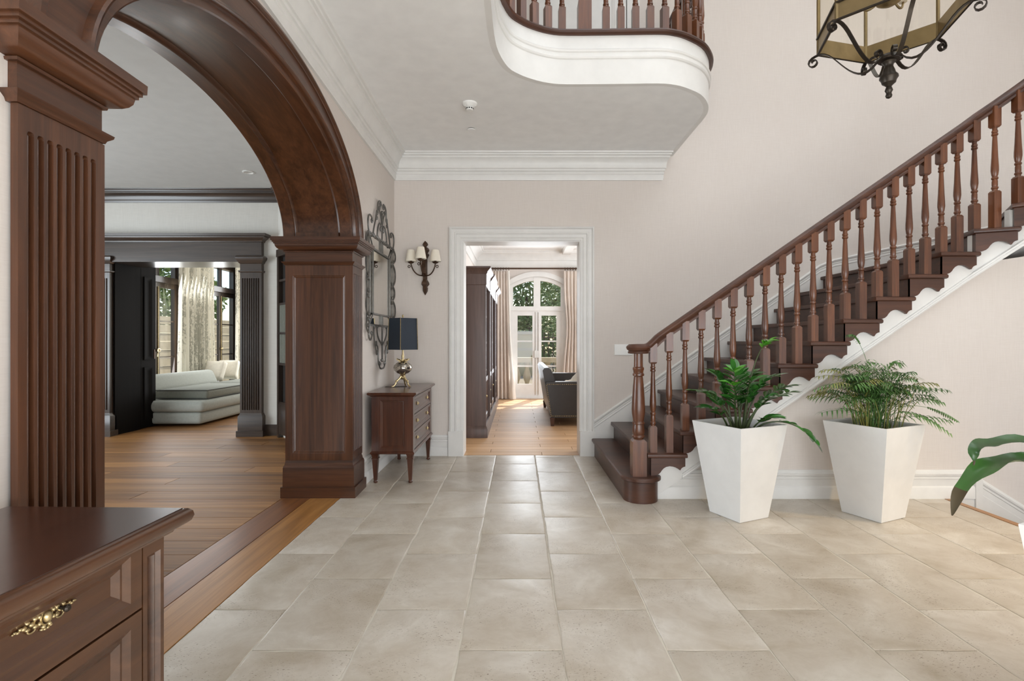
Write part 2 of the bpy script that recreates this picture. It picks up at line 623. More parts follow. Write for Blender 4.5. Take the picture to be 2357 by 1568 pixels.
ed = [(-0.176, -3.0), (-0.176, 0.0), (-0.176, 2.0), (-0.176, 3.0), (-0.172, 3.296), (-0.152, 3.50), (-0.09, 3.70), (-0.01, 3.80), (0.09, 3.875),
      (0.22, 3.935), (0.37, 3.958), (0.74, 3.952), (1.055, 3.945), (1.16, 3.96), (1.26, 4.0), (1.417, 4.11), (1.52, 4.25), (1.575, 4.38),
      (1.598, 4.52), (1.598, 4.87), (1.598, YB)]


def wall_poly(pts, fn, d0, d1):
    return MB().prism(pts, fn, d0, d1)


yz = lambda a, b, d: V(d, a, b)
xz = lambda a, b, d: V(a, d, b)
xy = lambda a, b, d: V(a, b, d)

# left wall with the arched opening (floor to gallery), plus its upper storey
op = [(-3.0, 0), (1.28, 0), (1.28, SP)]
op += [arch_pt(0.93, PI * i / 40) for i in range(1, 40)]
op += [(4.26, SP), (4.26, 6.0), (-3.0, 6.0)]


def skew(mb):
    # the arched part of this wall swings very slightly into the hall towards the viewer
    mb.v = [(x + .0187 * max(0.0, 4.26 - y), y, z) for x, y, z in mb.v]
    return mb


struct('wall_left', skew(MB().prism(op, yz, XB, XW)).box(XB, XW, 4.26, YB, 0, 6.0), 'wallpaper', 'pale linen wallpapered left hall wall around the wooden arch', 'wall')
# back wall with the doorway
DX0, DX1, DZ = -0.585, 0.655, 2.255
bp = [(XB, 0), (DX0, 0), (DX0, DZ), (DX1, DZ), (DX1, 0), (5.6, 0), (5.6, 6), (XB, 6)]
struct('wall_back', MB().prism(bp, xz, YB, YB + 0.24), 'wallpaper', 'tall pale wallpapered back wall behind the staircase', 'wall')
struct('wall_right', MB().box(5.6, 5.8, -3.0, YB + .24, -2.6, 6), 'wallpaper', 'wallpapered right end wall of the stair hall', 'wall')
struct('wall_front', MB().box(XB, 5.8, -3.2, -3.0, -0.1, 6), 'wallpaper', 'front wall of the hall behind the viewer', 'wall')
struct('ceiling_upper', MB().box(XB, 5.8, -3.2, YB + .24, 6.0, 6.15), 'ceiling', 'high white ceiling over the stair hall', 'ceiling')

# gallery slab: its underside is the low ceiling
slab = MB().prism(ed + [(XW, YB), (XW, -3.0)], xy, ZC, Z2 - 0.03)
struct('ceiling', slab, 'ceiling', 'flat grey-white ceiling under the curved gallery', 'ceiling')
struct('floor_gallery', MB().prism(ed + [(XW, YB), (XW, -3.0)], xy, Z2 - 0.03, Z2), 'upper_floor', 'upstairs gallery floor', 'floor')

# crown moulding
CR = [(0, -.262), (.018, -.262), (.022, -.245), (.026, -.238), (.026, -.205), (.031, -.200), (.031, -.175), (.044, -.170), (.047, -.152),
      (.060, -.148), (.064, -.115), (.076, -.080), (.100, -.056), (.108, -.052), (.110, -.036), (.128, -.031), (.130, -.016), (.146, -.012), (.150, 0), (0, 0)]
c = MB().molding((XW, 4.26, ZC), (XW, YB, ZC), (1, 0, 0), (0, 0, 1), CR, 0, -1)
c.molding((XW, -3.0, ZC), (XW, 4.26, ZC), (1, 0, 0), (0, 0, 1), CR)
skew(c)
struct('trim_crown_left', c, 'white', 'white stepped crown moulding above the arch', 'moulding', True)
c = MB().molding((XW, YB, ZC), (1.50, YB, ZC), (0, -1, 0), (0, 0, 1), CR, 1, 0.55)
struct('trim_crown_back', c, 'white', 'white stepped crown moulding on the back wall', 'moulding', True)

# baseboards
BBP = [(0, 0), (.028, 0), (.028, .082), (.022, .092), (.017, .096), (.017, .146), (.021, .149), (.021, .156), (.017, .159), (.017, .168),
       (.025, .176), (.027, .190), (.017, .196), (.015, .208), (.008, .216), (0, .216)]
b = MB().molding((XW, 4.30, 0), (XW, YB, 0), (1, 0, 0), (0, 0, 1), BBP, 0, -1)
b.molding((XW, -3.0, 0), (XW, 1.24, 0), (1, 0, 0), (0, 0, 1), BBP)
skew(b)
struct('baseboard_left', b, 'white', 'white baseboard along the left hall wall', 'baseboard', True)
b = MB().molding((XW, YB, 0), (-0.735, YB, 0), (0, -1, 0), (0, 0, 1), BBP, 1, 0)
struct('baseboard_back', b, 'white', 'white baseboard left of the doorway', 'baseboard', True)

# doorway casing
t = thing('trim_doorway', (0.035, YB, 0), 'white moulded casing around the doorway to the study', 'door casing', kind='structure')
CP = [(0, 0), (0, .034), (.016, .040), (.022, .034), (.026, .026), (.056, .026), (.062, .032), (.072, .032), (.078, .022), (.112, .020), (.118, .012), (.136, .012), (.136, 0)]
w = 0.136
m_ = MB().molding((DX0 - w, YB, .26), (DX0 - w, YB, DZ + w), (1, 0, 0), (0, -1, 0), CP, 0, -1)
obj('side_casing', m_, 'white', t)
m_ = MB().molding((DX1 + w, YB, .26), (DX1 + w, YB, DZ + w), (-1, 0, 0), (0, -1, 0), CP, 0, -1)
obj('side_casing', m_, 'white', t)
m_ = MB().molding((DX0 - w, YB, DZ + w), (DX1 + w, YB, DZ + w), (0, 0, -1), (0, -1, 0), CP, 1, -1)
obj('head_casing', m_, 'white', t)
for x0 in (DX0 - w - .008, DX1 - .012):
    obj('plinth_block', MB().box(x0, x0 + w + .02, YB - .045, YB, 0, .26), 'white', t, False)
obj('jamb_lining', MB().box(DX0, DX0 + .014, YB, YB + .24, 0, DZ), 'white', t, False)
obj('jamb_lining', MB().box(DX1 - .014, DX1, YB, YB + .24, 0, DZ), 'white', t, False)
obj('head_lining', MB().box(DX0 + .014, DX1 - .014, YB + .001, YB + .24, DZ - .014, DZ), 'white', t, False)

# ------------------------------------------------------------------ hall floor: travertine laid in broken bond
FX = 3.24                       # the stair going down starts here
WB = -1.36                      # edge between stone and oak
fl = MB().box(WB, FX, -3.0, YB + .02, -.16, -.004)
fl.box(FX, 5.6, -3.0, 1.9, -.16, -.004)
floor = struct('floor', fl, 'grout', 'cream travertine floor of the hall with pale joints', 'floor')


def slab_tile(x0, x1, y0, y1, wob=.0038):
    g, r1 = .0030, .004
    pts = []
    ny, nx = 7, 4
    rnd = random.uniform

    def edge(ax, ay, bx, by, n):
        for i in range(n):
            k = i / n
            j = wob if 0 < i else wob * .6
            pts.append((ax + (bx - ax) * k + rnd(-j, j) * (abs(by - ay) > 1e-6 or .3), ay + (by - ay) * k + rnd(-j, j) * (abs(bx - ax) > 1e-6 or .3)))
    x0, x1, y0, y1 = x0 + g, x1 - g, y0 + g * .6, y1 - g * .6
    edge(x0, y0, x1, y0, nx)
    edge(x1, y0, x1, y1, ny)
    edge(x1, y1, x0, y1, nx)
    edge(x0, y1, x0, y0, ny)
    cx, cy = (x0 + x1) / 2, (y0 + y1) / 2

    def ins(d, z):
        return [V(px + (d if px < cx else -d) * min(1, abs(px - cx) / ((x1 - x0) / 2)) ** 4, py + (d if py < cy else -d) * min(1, abs(py - cy) / ((y1 - y0) / 2)) ** 4, z) for px, py in pts]
    mb = MB()
    mb.rings([ins(0, -.006), ins(0, -.0022), ins(.003, -.0006), ins(.008, 0)])
    return mb


TW, TL = .403, .611
for ci in range(-4, 9):
    x0, x1 = .172 + TW * ci, .172 + TW * (ci + 1)
    if ci == -4:
        x0 = WB
    x1 = min(x1, FX)
    if x1 - x0 < .05:
        continue
    off = 2.022 if ci % 2 else 2.329
    k0 = int((-.4 - off) // TL)
    for k in range(k0, 7):
        y0, y1 = off + TL * k, off + TL * (k + 1)
        y1 = min(y1, YB + .015)
        if y0 > YB - .03:
            continue
        if x0 > .95 and y0 > 3.99:
            continue
        if x0 > .95:
            y1 = min(y1, 4.0)
        obj('tile', slab_tile(x0, x1, y0, y1), 'travertine', floor, True, 60)

# ------------------------------------------------------------------ oak floors
pf = struct('floor_parlour', MB().box(-7.2, WB, -.2, 6.9, -.16, -.022).box(-7.2, -2.6, 6.9, 12.0, -.16, -.022), 'black_wood', 'warm oak plank floor of the parlour', 'floor')


def plank(x0, x1, y0, y1, mat, parent, cache={}):
    key = (round(x1 - x0, 3), round(y1 - y0, 3), mat)
    if key not in cache:
        a, b = key[0] / 2, key[1] / 2
        e = .0016
        cache[key] = make_mesh('plank', MB().rings([[V(-a + e, -b + e, -.022), V(a - e, -b + e, -.022), V(a - e, b - e, -.022), V(-a + e, b - e, -.022)],
                               [V(-a + e, -b + e, -.0015), V(a - e, -b + e, -.0015), V(a - e, b - e, -.0015), V(-a + e, b - e, -.0015)],
                               [V(-a + e * 2, -b + e * 2, 0), V(a - e * 2, -b + e * 2, 0), V(a - e * 2, b - e * 2, 0), V(-a + e * 2, b - e * 2, 0)]]), mat, False)
    o = bpy.data.objects.new('plank', cache[key])
    col.objects.link(o)
    o.location = ((x0 + x1) / 2, (y0 + y1) / 2, 0)
    o.parent = parent
    return o


for x0, x1, bm_ in ((-1.59, WB, 'oak_border'), (-1.80, -1.59, 'oak_border_dark')):
    for y0, y1 in ((-.2, 1.7), (1.7, 4.3)):
        plank(x0, x1, y0, y1, bm_, pf)
rw = .205
y = 1.08
i = 0
while y < 6.88:
    cuts = [-1.80 if y < 4.3 else WB]
    L = [1.6, 2.35, 1.15, 2.0][i % 4]
    while cuts[-1] > -6.2:
        cuts.append(cuts[-1] - L)
        L = 1.9 if len(cuts) % 2 else 2.2
    for a, b_ in zip(cuts, cuts[1:]):
        if b_ < -7.2:
            b_ = -7.2
        if b_ > -1.2 * (y + rw) - .6 or a > -1.2 * (y + rw) - .2:
            plank(b_, a, y, y + rw, 'oak_floor', pf)
    y += rw
    i += 1
while y < 11.6:
    for a, b_ in ((-6.1, -4.2 + (i % 3) * .35), (-4.2 + (i % 3) * .35, -2.6)):
        plank(a, b_, y, y + rw, 'oak_floor', pf)
    y += rw
    i += 1
sf = struct('floor_study', MB().box(-1.5, 3.6, YB + .02, 11.05, -.16, -.022), 'black_wood', 'pale oak plank floor of the study seen through the doorway', 'floor')
y, i = YB + .02, 0
while y < 10.95:
    sp = [-1.5, [.25, -.3, .6][i % 3], [2.1, 1.6, 2.4][i % 3], 3.6]
    for a, b_ in zip(sp, sp[1:]):
        plank(a, b_, y, y + .145, 'study_floor', sf)
    y += .145
    i += 1

# ------------------------------------------------------------------ wooden arch surround
arch = thing('trim_arch', (-1.55, AC, 0), 'dark mahogany arch surround with fluted pilasters and moulded capitals', 'archway', kind='structure')
SEC = [(-1.31, 1), (-1.252, 1), (-1.250, .94), (-1.258, .90), (-1.266, .885), (-1.268, .86), (-1.276, .85), (-1.276, .33), (-1.268, .315), (-1.256, .29), (-1.252, .25),
       (-1.258, .205), (-1.270, .185), (-1.284, .175), (-1.284, .03), (-1.290, 0), (-1.372, 0), (-1.376, .035), (-1.384, .05), (-1.394, .12), (-1.700, .12), (-1.710, .05), (-1.718, .035), (-1.722, 0),
       (-1.806, 0), (-1.812, .03), (-1.812, .9)]
rs = []
NT = 56
for i in range(NT + 1):
    tt = PI * i / NT
    rs.append([V(x, *arch_pt(s, tt)) for x, s in SEC])
obj('archivolt', skew(MB().rings(rs)), 'mahogany_y', arch, True, 40)
for e in (0, 1):
    rs = []
    for i in range(5):
        tt = .07 * i / 4
        tt = PI - tt if e else tt
        rs.append([V(x, *arch_pt(s, tt)) for x, s in ((-1.39, .13), (-1.385, 0.01), (-1.71, 0.01), (-1.705, .13))])
    obj('soffit_rail', skew(MB().rings(rs)), 'mahogany', arch)


def flutes(mb, O, U, W, N, w, h, n, depth, m=.035, mz0=.06, mz1=.06):
    """fluted face laid on a board: flutes sunk into a skin standing `depth` proud"""
    O, U, W, N = Vector(O), Vector(U), Vector(W), Vector(N)
    pitch = (w - 2 * m) / n
    R = pitch * .34
    us = [0.0]
    for i in range(n):
        cc = m + pitch * (i + .5)
        us += [cc - R * 1.02] + [cc + R * k for k in (-.98, -.8, -.62, -.35, 0, .35, .62, .8, .98)] + [cc + R * 1.02]
    us.append(w)
    zs = [0.0, mz0 - R * 1.02] + [mz0 - R * k for k in (.95, .7, .35, 0)] + [h - mz1 + R * k for k in (0, .35, .7, .95)] + [h - mz1 + R * 1.02, h]
    rs = []
    for z in zs:
        row = []
        for u in us:
            d = 0
            if m < u < w - m:
                cc = m + pitch * (min(n - 1, int((u - m) / pitch)) + .5)
                dz = max(mz0 - z, z - (h - mz1), 0)
                q = math.hypot(u - cc, dz) / R
                if q < 1:
                    d = depth * .96 * ((1 - q) / .2 if q > .8 else .35 + .65 * (q / .8) ** 2)
            row.append(O + U * u + W * z + N * (depth - d))
        rs.append(row)
    o = len(mb.v)
    mb.rings(rs, False, False, False)
    # sides
    nn, mm = len(us), len(zs)
    a = O
    for p, q, r_, s_ in ((O, O + U * w, rs[0][0], rs[0][-1]), (O + W * h, O + U * w + W * h, rs[-1][0], rs[-1][-1]),
                         (O, O + W * h, rs[0][0], rs[-1][0]), (O + U * w, O + U * w + W * h, rs[0][-1], rs[-1][-1])):
        mb.add([p, q, s_, r_], [(0, 1, 2, 3)])
    return mb


def capital(mb, x0, x1, y0, y1, zt):
    """impost capital with upper cornice and necking band, top at zt"""
    mb.band(x0, x1, y0, y1, [(0, zt - .106), (.009, zt - .106), (.011, zt - .099), (.006, zt - .096), (.018, zt - .095), (.034, zt - .090), (.046, zt - .081), (.054, zt - .069), (.057, zt - .055),
                             (.057, zt - .051), (.064, zt - .050), (.064, zt - .040), (.071, zt - .039), (.071, zt - .029), (.079, zt - .028), (.080, zt), (0, zt)])
    mb.band(x0, x1, y0, y1, [(0, zt - .206), (.006, zt - .206), (.009, zt - .198), (.020, zt - .188), (.022, zt - .180), (0, zt - .179)])
    return mb


def pier(y0, y1, jamb, name):
    """one end of the arch: jamb faces the opening, pilaster faces the hall"""
    zs = .285
    x0, x1 = -1.798, -1.293
    p = obj(name, skew(MB().box(x0, x1, y0 + .012, y1 - .0, 0, SP - .005)), 'mahogany', arch, False)
    yj = y0 + .012 if jamb < 0 else y1
    pn = MB().panel((x0 + .006, yj, zs), (1, 0, 0), (0, 0, 1), (0, jamb, 0), x1 - x0 + .008, SP - .207 - zs, (.052, .052, .05, .075), .024, .013)
    obj('jamb_panel', skew(pn), 'mahogany', p)
    fb = flutes(MB(), (x1, y0, zs), (0, 1, 0), (0, 0, 1), (1, 0, 0), y1 - y0 - (0 if jamb < 0 else 0), SP - .207 - zs, 8, .018, .020, .07, .068)
    obj('fluted_face', skew(fb), 'mahogany', p)
    fr = MB().box(x0 + .004, x1 + .016, y0, y1, SP - .205, SP - .09)
    capital(fr, x0 + .004, x1 + .016, y0, y1, SP)
    obj('capital', skew(fr), 'mahogany_x' if jamb < 0 else 'mahogany_y', p)
    bs = MB().band(x0 + .004, x1 + .017, y0, y1, [(.026, 0), (.026, .082), (.014, .083), (.013, .225), (.010, .240), (.004, .246), (.002, .262), (-.006, .286)])
    obj('pedestal', skew(bs), 'mahogany_x', p)
    return p


pier(4.00, 4.262, -1, 'pilaster')
pier(1.270, 1.535, 1, 'pilaster')

# ------------------------------------------------------------------ staircase
RISE, RUN, Z0 = .168, .243, .02
YT, YBK = 3.885, 5.455          # outer ends and wall ends of the treads
YS = 3.945                      # white string face
NX = lambda k: .966 + RUN * (k - 2)
TZ = lambda k: Z0 + RISE * k
stair = thing('staircase', (1.0, 4.6, 0), 'dark wooden staircase rising to the right with turned balusters and white string', 'staircase')

# first step with a bullnose end round the newel
BC = (.925, 3.955)


def bull(r, x0, z0, z1):
    pts = [(x0, 5.41), (BC[0] - r, BC[1])]
    pts += [(BC[0] - r * math.cos(a), BC[1] - r * math.sin(a)) for a in [PI * i / 24 for i in range(1, 25)]]
    pts += [(BC[0] + r, 4.02), (1.03, 4.06), (1.03, 5.41)]
    return pts, z0, z1


pts, z0, z1 = bull(.128, .79, 0, TZ(1) - .032)
obj('bullnose_riser', MB().prism(pts, xy, 0.0, TZ(1) - .03), 'stair_wood', stair)
pts, z0, z1 = bull(.152, .762, 0, 0)
pin, _, _ = bull(.142, .772, 0, 0)
obj('tread', MB().rings([[V(a, b, TZ(1) - .032) for a, b in pin], [V(a, b, TZ(1) - .026) for a, b in pts], [V(a, b, TZ(1) - .008) for a, b in pts], [V(a, b, TZ(1)) for a, b in pin]]), 'stair_wood', stair, True, 30)

# plan of the nosings: string end, wall end (the top three are winders turning towards the viewer)
P, W_ = {}, {}
for k in range(2, 12):
    P[k], W_[k] = V(NX(k), YT, 0), V(NX(k), YBK, 0)
P[12], W_[12] = V(NX(12), YT, 0), V(3.93, YBK, 0)
P[13], W_[13] = V(3.60, 3.80, 0), V(4.72, YBK, 0)
P[14], W_[14] = V(3.77, 3.66, 0), V(5.55, 5.42, 0)
P[15], W_[15] = V(3.90, 3.48, 0), V(5.55, 4.55, 0)


def tread_mesh(k):
    a, b = P[k], P[k + 1]
    ex = (b - a).normalized()
    a2, b2 = a, b + ex * .055
    poly = [a2, b2, W_[k + 1] + V(.02, 0, 0), W_[k]]
    cen = sum(poly, V(0, 0, 0)) / 4
    mb = MB()
    rr = []
    for ins, dz in ((.012, -.034), (.002, -.028), (0, -.017), (.002, -.006), (.010, 0)):
        rr.append([p + (cen - p).normalized() * ins * 1.4 + V(0, 0, TZ(k) + dz) for p in poly])
    return mb.rings(rr)


for k in range(2, 14):
    obj('tread', tread_mesh(k), 'stair_wood', stair, True, 40)
    # riser, set back under the nosing
    d = (P[k + 1] - P[k]).normalized() * .03
    a, b = P[k] + d + V(0, .029, 0), W_[k] + d
    e = d * .7
    lo, hi = TZ(k - 1), TZ(k) - .03
    obj('riser', MB().rings([[V(p.x, p.y, z) for p in (a, b, b + e, a + e)] for z in (lo, hi)]), 'stair_wood', stair, False)

# scroll-cut brackets under the tread ends
BRK = [(0, 0), (0, -.139), (.036, -.134), (.056, -.126), (.071, -.113), (.082, -.096), (.097, -.080), (.115, -.070), (.14, -.065), (.165, -.068), (.184, -.074), (.202, -.084),
       (.219, -.097), (.226, -.086), (.232, -.078), (.244, -.071), (.258, -.067), (.258, 0)]
for k in range(2, 14):
    u = (P[k + 1] - P[k])
    u.normalize()
    nrm = V(u.y, -u.x, 0)
    o0 = P[k] + u * .03
    s = (P[k + 1] - P[k]).length / RUN
    base = o0 - nrm * .028
    mb = MB().rings([[base + u * (a * s) + nrm * dd + V(0, 0, TZ(k) - .032 + b) for a, b in BRK] for dd in (-.02, .0)])
    obj('bracket', mb, 'stair_wood', stair, True, 25)

# white outer string with a bead along its lower edge
SL = RISE / RUN
low = lambda x: .085 + SL * (x - 1.128)
mb = MB()
for k in range(2, 14):
    a, b = P[k] + V(.045, 0, 0), P[k + 1] + V(.045, 0, 0)
    off = V(0, YS - YT, 0)
    xa, xb = a.x, b.x
    if k >= 12:
        la, lb = low(NX(k) + .03), low(NX(k + 1) + .03)
    else:
        la, lb = low(xa), low(xb)
    zt = TZ(k) - .03
    q = [(a, max(0, la)), (b, max(0.0, lb)), (b, zt), (a, zt)]
    mb.rings([[p + off + V(0, dy, z) for p, z in q] for dy in (0, .05)])
obj('string', mb, 'white', stair, False)
bead = [(-.008, 0), (-.004, -.010), (.008, -.014), (.016, -.012), (.019, -.006), (.026, -.006), (.029, -.009), (.034, -.009), (.037, 0)]
rings_ = []
path = [(1.07, None)] + [(P[k].x + .03, k) for k in range(2, 15)]
st = []
for k in range(2, 15):
    if low(P[k].x + .03) > .02:
        st.append((P[k] + V(.03, YS - YT, 0), low(NX(k) + .03)))
for p, z in st:
    rings_.append([p + V(0, dn, z + up) for up, dn in bead])
obj('string_bead', MB().rings(rings_), 'white', stair, True, 30)

# plaster soffit under the winding top treads
rs = []
for k in range(10, 16):
    a, b = P[k] + V(.045, YS - YT + .05, 0), W_[k] - V(0, .02, 0)
    z = low(NX(k) + .03) + .03
    rs.append([V(a.x, a.y, z), V(b.x, b.y, z), V(b.x, b.y, z + .02), V(a.x, a.y, z + .02)])
obj('soffit', MB().rings(rs), 'ceiling', stair)

# balusters
SQ = .0265


def baluster_mesh(hb, total, name, sq=SQ, turned=None, n=14):
    """square foot of height hb, turned shaft, square head up to total"""
    mb = MB()
    top0 = hb + turned

    def blk(z0, z1, c0, c1):
        s = sq
        rr = []
        if c0:
            rr.append([V(x * s * .72, y * s * .72, z0) for x, y in ((-1, -1), (1, -1), (1, 1), (-1, 1))])
            rr.append([V(x * s, y * s, z0 + .012) for x, y in ((-1, -1), (1, -1), (1, 1), (-1, 1))])
        else:
            rr.append([V(x * s, y * s, z0) for x, y in ((-1, -1), (1, -1), (1, 1), (-1, 1))])
        if c1:
            rr.append([V(x * s, y * s, z1 - .012) for x, y in ((-1, -1), (1, -1), (1, 1), (-1, 1))])
            rr.append([V(x * s * .72, y * s * .72, z1) for x, y in ((-1, -1), (1, -1), (1, 1), (-1, 1))])
        else:
            rr.append([V(x * s, y * s, z1) for x, y in ((-1, -1), (1, -1), (1, 1), (-1, 1))])
        mb.rings(rr)
    blk(0, hb, False, True)
    blk(top0, total, True, False)
    T = turned
    k = sq / .0265
    pr = [(.017, 0), (.0175, .012), (.022, .016), (.022, .026), (.017, .032), (.0185, .040), (.0185, .070), (.016, .082), (.0215, .088), (.0215, .098), (.016, .105), (.020, .116), (.0245, .15), (.024, .18),
          (.020, .25), (.0165, T - .12), (.0145, T - .075), (.014, T - .062), (.0205, T - .056), (.0205, T - .046), (.0155, T - .040), (.0195, T - .034), (.0195, T - .024), (.0155, T - .018), (.0155, 0 + T)]
    mb.lathe([(r * k, hb + z) for r, z in pr], (0, 0, 0), n)
    return make_mesh(name, mb, 'baluster_wood', True, 30)


RT = .83                         # rail top above the nosing line
YR = 3.955                       # baluster centre line
nose = lambda x: TZ(2) + SL * (x - NX(2))


def rail_z(x):
    return nose(x) + RT


cacheB = {}
TURN = .47


def place_baluster(x, y, zfoot, ztop):
    # the shaft keeps the same length; the foot and head take up the slope
    hd = .125
    hb = round(ztop - zfoot - hd - TURN, 3)
    key = (hb,)
    if key not in cacheB:
        cacheB[key] = baluster_mesh(hb, hb + TURN + hd + .03, 'baluster', turned=TURN)
    o = bpy.data.objects.new('baluster', cacheB[key])
    col.objects.link(o)
    o.parent = stair
    o.matrix_parent_inverse = Matrix.Translation(-stair.location)
    o.location = (x, y, zfoot)
    return o


for k in range(2, 12):
    for j in (0, 1):
        x = NX(k) + .055 + j * RUN / 2
        off = .055 + j * RUN / 2
        zt = TZ(k) + SL * off + RT - .072
        place_baluster(x, YR, TZ(k), zt)
for (x, y, k, off) in ((3.451, 3.945, 12, .055), (3.555, 3.89, 12, .175), (3.662, 3.82, 13, .055), (3.765, 3.74, 13, .16)):
    place_baluster(x, y, TZ(k), TZ(k) + SL * off + RT - .072)

# handrail: moulded section sweeping up from the newel cap
rail = [V(.92, YR, 1.140), V(.96, YR, 1.1405), V(.985, YR, 1.147), V(1.005, YR, 1.160), V(1.03, YR, 1.183), V(1.06, YR, rail_z(1.06) - .037), V(1.09, YR, rail_z(1.09) - .035)]
rail += [V(x, YR, rail_z(x) - .035) for x in (1.2, 2.0, 3.0, 3.38)]
rail += [V(3.46, 3.945, rail_z(3.47) - .035), V(3.56, 3.89, rail_z(3.58) - .035), V(3.66, 3.82, rail_z(3.70) - .035), V(3.77, 3.735, rail_z(3.84) - .035), V(3.87, 3.60, rail_z(4.01) - .035)]
PRF = [(-.024, -.036), (.024, -.036), (.026, -.022), (.020, -.014), (.030, -.004), (.035, .010), (.033, .020), (.028, .024), (.022, .034), (.008, .038), (-.008, .038), (-.022, .034), (-.028, .024), (-.033, .020), (-.035, .010), (-.030, -.004), (-.020, -.014), (-.026, -.022)]


def sweep_rail(path, prf):
    rs = []
    m = len(path)
    for i, p in enumerate(path):
        t_ = (path[min(i + 1, m - 1)] - path[max(i - 1, 0)]).normalized()
        sd = V(t_.y, -t_.x, 0).normalized()
        up = sd.cross(t_)
        if up.z < 0:
            up = -up
        rs.append([p + sd * a + up * b for a, b in prf])
    return MB().rings(rs)


obj('handrail', sweep_rail(rail, PRF), 'stair_wood', stair, True, 30)
cap = MB().lathe([(.06, -.036), (.075, -.034), (.078, -.022), (.072, -.014), (.084, -.004), (.090, .010), (.087, .020), (.080, .026), (.07, .035), (.01, .038)], (.905, 3.935, 1.140), 28)
obj('newel_cap', cap, 'stair_wood', stair, True, 30)
nw = MB()
nz = TZ(1)
s = .052


def sqr(r, z):
    return [V(.905 + x * r, 3.93 + y * r, z) for x, y in ((-1, -1), (1, -1), (1, 1), (-1, 1))]


nw.rings([sqr(s, nz), sqr(s, nz + .258), sqr(s * .7, nz + .275)])
nw.lathe([(.036, .27), (.040, .285), (.047, .290), (.047, .302), (.040, .308), (.043, .318), (.046, .335), (.043, .36), (.041, .385), (.046, .39), (.046, .402), (.040, .408), (.041, .42), (.049, .47), (.050, .50),
          (.046, .58), (.039, .68), (.034, .735), (.032, .745), (.043, .752), (.043, .764), (.036, .772), (.038, .79), (.042, .797), (.042, .81), (.034, .818), (.033, .84), (.033, .93)], (.905, 3.93, nz), 24)
obj('newel_post', nw, 'baluster_wood', stair, True, 30)

# wall string on the back wall above the treads
sk = [(.79, .372), (3.15, 2.0), (5.55, 2.55)]
mb = MB()
BP = [(0, -.42), (.018, -.42), (.018, -.085), (.022, -.080), (.022, -.070), (.018, -.066), (.018, -.055), (.022, -.052), (.022, -.044), (.017, -.040), (.026, -.030), (.030, -.014), (.018, -.008), (.012, 0), (0, 0)]
pts = [V(.79, YB, .372), V(3.15, YB, .372 + .689 * 2.36), V(3.30, YB, .372 + .689 * 2.36 + .06), V(5.6, YB, .372 + .689 * 2.36 + .55)]
mb.rings([[p + V(0, -a, b) for a, b in BP] for p in pts])
obj('wall_string', mb, 'white', stair, True, 30)

# ------------------------------------------------------------------ wall under the stair, its baseboard and the flight going down
uw = [(1.06, 0), (1.09, .06), (3.62, .06 + SL * 2.53), (5.6, .06 + SL * 2.53 + .3), (5.6, -2.4), (3.2, -2.4), (3.2, 0)]
struct('wall_under_stair', MB().prism(uw, xz, 3.985, 4.10), 'wallpaper', 'beige wallpapered wall under the staircase behind the planters', 'wall')
b = MB().molding((1.05, 3.985, 0), (3.47, 3.985, 0), (0, -1, 0), (0, 0, 1), BBP)
struct('baseboard_under_stair', b, 'white', 'white moulded baseboard under the staircase', 'baseboard', True)
dn = MB()
ds = -.62
a, b_ = V(3.52, 3.985, -.06), V(5.6, 3.985, -.06 + ds * 2.08)
dn.rings([[p + V(0, -q, r) for q, r in [(0, -.32), (.024, -.32)] + BBP[3:]] for p in (a, b_)])
dn.box(3.47, 3.522, 3.951, 3.985, -.3, .218).box(3.245, 3.469, 3.963, 3.985, -.4, -.001)
struct('baseboard_descending', dn, 'white', 'white baseboard sloping down beside the lower stair flight', 'baseboard', True)
lower = thing('lower_staircase', (4.2, 2.9, -1.2), 'stair flight going down at the right edge with a brown nosing', 'staircase')
obj('nosing', MB().box(FX - .005, FX + .045, 1.905, 3.955, -.035, .002), 'oak_border', lower, False)
for i in range(1, 8):
    x = FX + .03 + .27 * (i - 1)
    obj('riser', MB().box(x, x + .02, 1.905, 3.955, -.17 * i, -.17 * (i - 1) - .036), 'white', lower, False)
    obj('tread', MB().box(x - .0 + .02, x + .30, 1.905, 3.955, -.17 * i - .034, -.17 * i), 'stair_wood', lower, False)
struct('wall_lower_stair', MB().box(FX, 5.6, 1.8, 1.9, -2.4, -.16), 'wallpaper', 'side wall of the lower stair flight', 'wall')

# ------------------------------------------------------------------ curved gallery edge with balustrade
gal = thing('gallery_balustrade', (0.7, 3.95, ZC), 'curved upstairs gallery with white moulded fascia and dark balusters', 'balustrade')


def smooth_path(p, n=3):
    pts = [Vector(q) for q in p]
    out = []
    for i in range(len(pts) - 1):
        p0, p1, p2, p3 = pts[max(i - 1, 0)], pts[i], pts[i + 1], pts[min(i + 2, len(pts) - 1)]
        for j in range(n):
            t_ = j / n
            out.append(.5 * (2 * p1 + (p2 - p0) * t_ + (2 * p0 - 5 * p1 + 4 * p2 - p3) * t_ ** 2 + (3 * p1 - p0 - 3 * p2 + p3) * t_ ** 3))
    out.append(pts[-1])
    return out


ep = smooth_path(ed[3:], 3)
ep = [Vector(ed[0]), Vector(ed[1]), Vector(ed[2])] + ep


def offset(pts, d):
    out = []
    m = len(pts)
    for i, p in enumerate(pts):
        t_ = (pts[min(i + 1, m - 1)] - pts[max(i - 1, 0)]).normalized()
        out.append(p + Vector((t_.y, -t_.x)) * d)      # to the right of travel = outwards
    return out


def edge_band(prof):
    rs = []
    lines = [offset(ep, o) for o, z in prof]
    for i in range(len(ep)):
        rs.append([V(lines[j][i].x, lines[j][i].y, prof[j][1]) for j in range(len(prof))])
    return MB().rings(rs)


